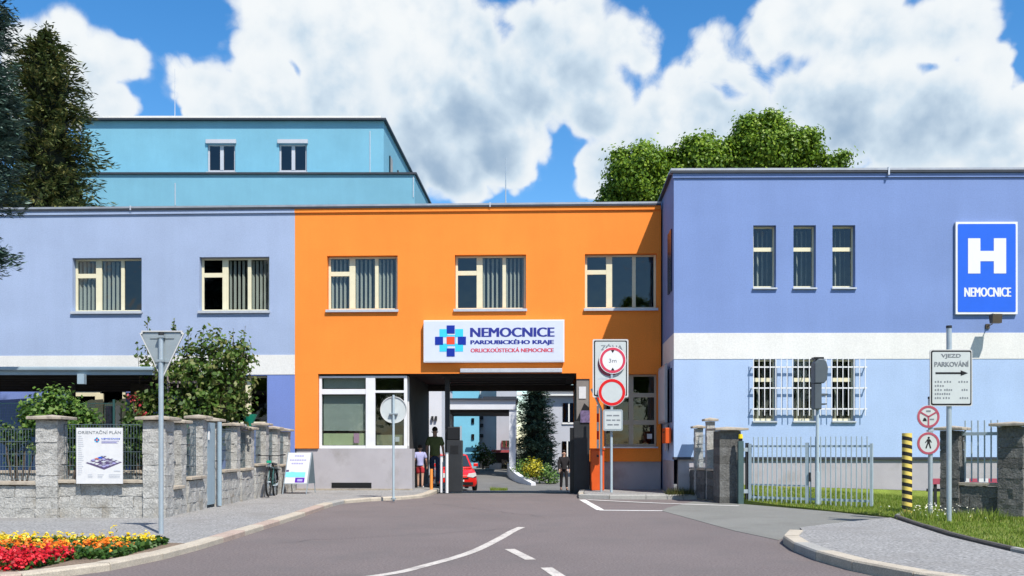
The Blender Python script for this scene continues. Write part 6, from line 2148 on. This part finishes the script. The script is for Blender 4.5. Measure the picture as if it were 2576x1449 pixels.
    for nm in 'lr':
        if leg_to < 1:
            segs += [('pel', 'hip' + nm), ('hip' + nm, 'cuf' + nm)]
        else:
            segs += [('pel', 'hip' + nm), ('hip' + nm, 'kne' + nm), ('kne' + nm, 'cuf' + nm)]
    cloth('trousers' if leg_to >= 1 else 'shorts', segs, .013, botmat)
    for nm in 'lr':
        a = Vector(V['ank' + nm])
        b_ = Vector(V['toe' + nm])
        skinned('shoe', [tuple(a - Vector((0, 0, .03 * k))), tuple(b_)], [(0, 1)], [.062 * k, .056 * k], M[shoe], t, 1)
    # hair cap and face
    hd = Vector(V['hdt'])
    mb = MB()
    n, mrings = 16, 8
    vs = [(hd.x, hd.y + .01, hd.z + .095 * k)]
    for i in range(1, mrings):
        th = math.pi * .62 * i / (mrings - 1)
        for j in range(n):
            ph = 2 * math.pi * j / n
            fr_cut = .55 if math.sin(ph) < -.35 else 1.0
            th2 = th * fr_cut
            vs.append((hd.x + .088 * k * math.sin(th2) * math.cos(ph), hd.y + .012 * k + .100 * k * math.sin(th2) * math.sin(ph), hd.z - .005 * k + .100 * k * math.cos(th2)))
    fs = [(0, 1 + j, 1 + (j + 1) % n) for j in range(n)]
    for i in range(mrings - 2):
        for j in range(n):
            fs.append((1 + i * n + j, 1 + i * n + (j + 1) % n, 1 + (i + 1) * n + (j + 1) % n, 1 + (i + 1) * n + j))
    mb.add(vs, fs).build('hair', M[hair_m], t, smooth=True)
    for s_ in (-1, 1):
        MB().tube([(s_ * .078 * k, .0, 1.63 * k), (s_ * .090 * k, .012 * k, 1.665 * k)], .016 * k, 6).build('ear', M['skin'], t)
        MB().tube([(s_ * .030 * k, -.082 * k, 1.665 * k), (s_ * .030 * k, -.092 * k, 1.665 * k)], .010 * k, 6).build('eye', M['black'], t)
    MB().tube([(0, -.080 * k, 1.665 * k), (0, -.108 * k, 1.635 * k)], .010 * k, 6, .014 * k).build('nose', M['skin'], t)
    MB().box(-.022 * k, .022 * k, -.096 * k, -.086 * k, 1.598 * k, 1.606 * k).build('mouth', M['dullred'], t)
    return t
person('person in an olive T-shirt and dark jeans walking away through the passage', (-2.42, 28.7, .075), R(180), 1.84, .10, sleeve=.5, topmat='shirtgreen', botmat='jeans', build=1.15)
person('small person in a lilac shirt, red shorts and white socks beside the taller one', (-2.76, 27.5, .075), R(178), 1.28, .10, sleeve=.5, leg_to=.5, topmat='shirtlilac', botmat='shortsred', shoe='sock')
person('person in black clothes walking towards the drive-through past the grey pier', (2.17, 38.2, ground_z(38.2)), R(8), 1.66, .16, sleeve=1.0, topmat='blackcloth', botmat='blackcloth')

# trees across the street, behind the viewer: they stand in the window reflections
lob2 = [(0, 0, 7.0, 2.6), (1.6, .4, 6.2, 1.9), (-1.7, -.3, 6.4, 2.0), (.3, 1.2, 8.6, 1.8), (-.4, -1.3, 5.4, 1.9), (.8, -.6, 9.4, 1.2)]
v, f = lobed_crown(lob2, 260, 22, .24, .42)
st0 = thing('street_tree', 'broadleaf street tree across the road behind the viewer', 'tree', (-9, -17, 0), group='trees across the road')
npmesh('crown', v, f, MATS['broad_leaves'], st0)
MB().tube([(0, 0, -.1), (.1, 0, 2.5), (0, 0, 6.5)], .24, 8, .10).build('trunk', M['bark'], st0)
for i, (x, y) in enumerate(((-24, -16), (-16, -19), (-1, -18.5), (7, -16.5), (15, -18), (23, -16))):
    c_ = copy_thing(st0, (x, y, 0), R(50 * i + 20))
    c_.scale = (1 + .06 * (i % 3), 1 + .05 * (i % 2), .9 + .08 * (i % 4))
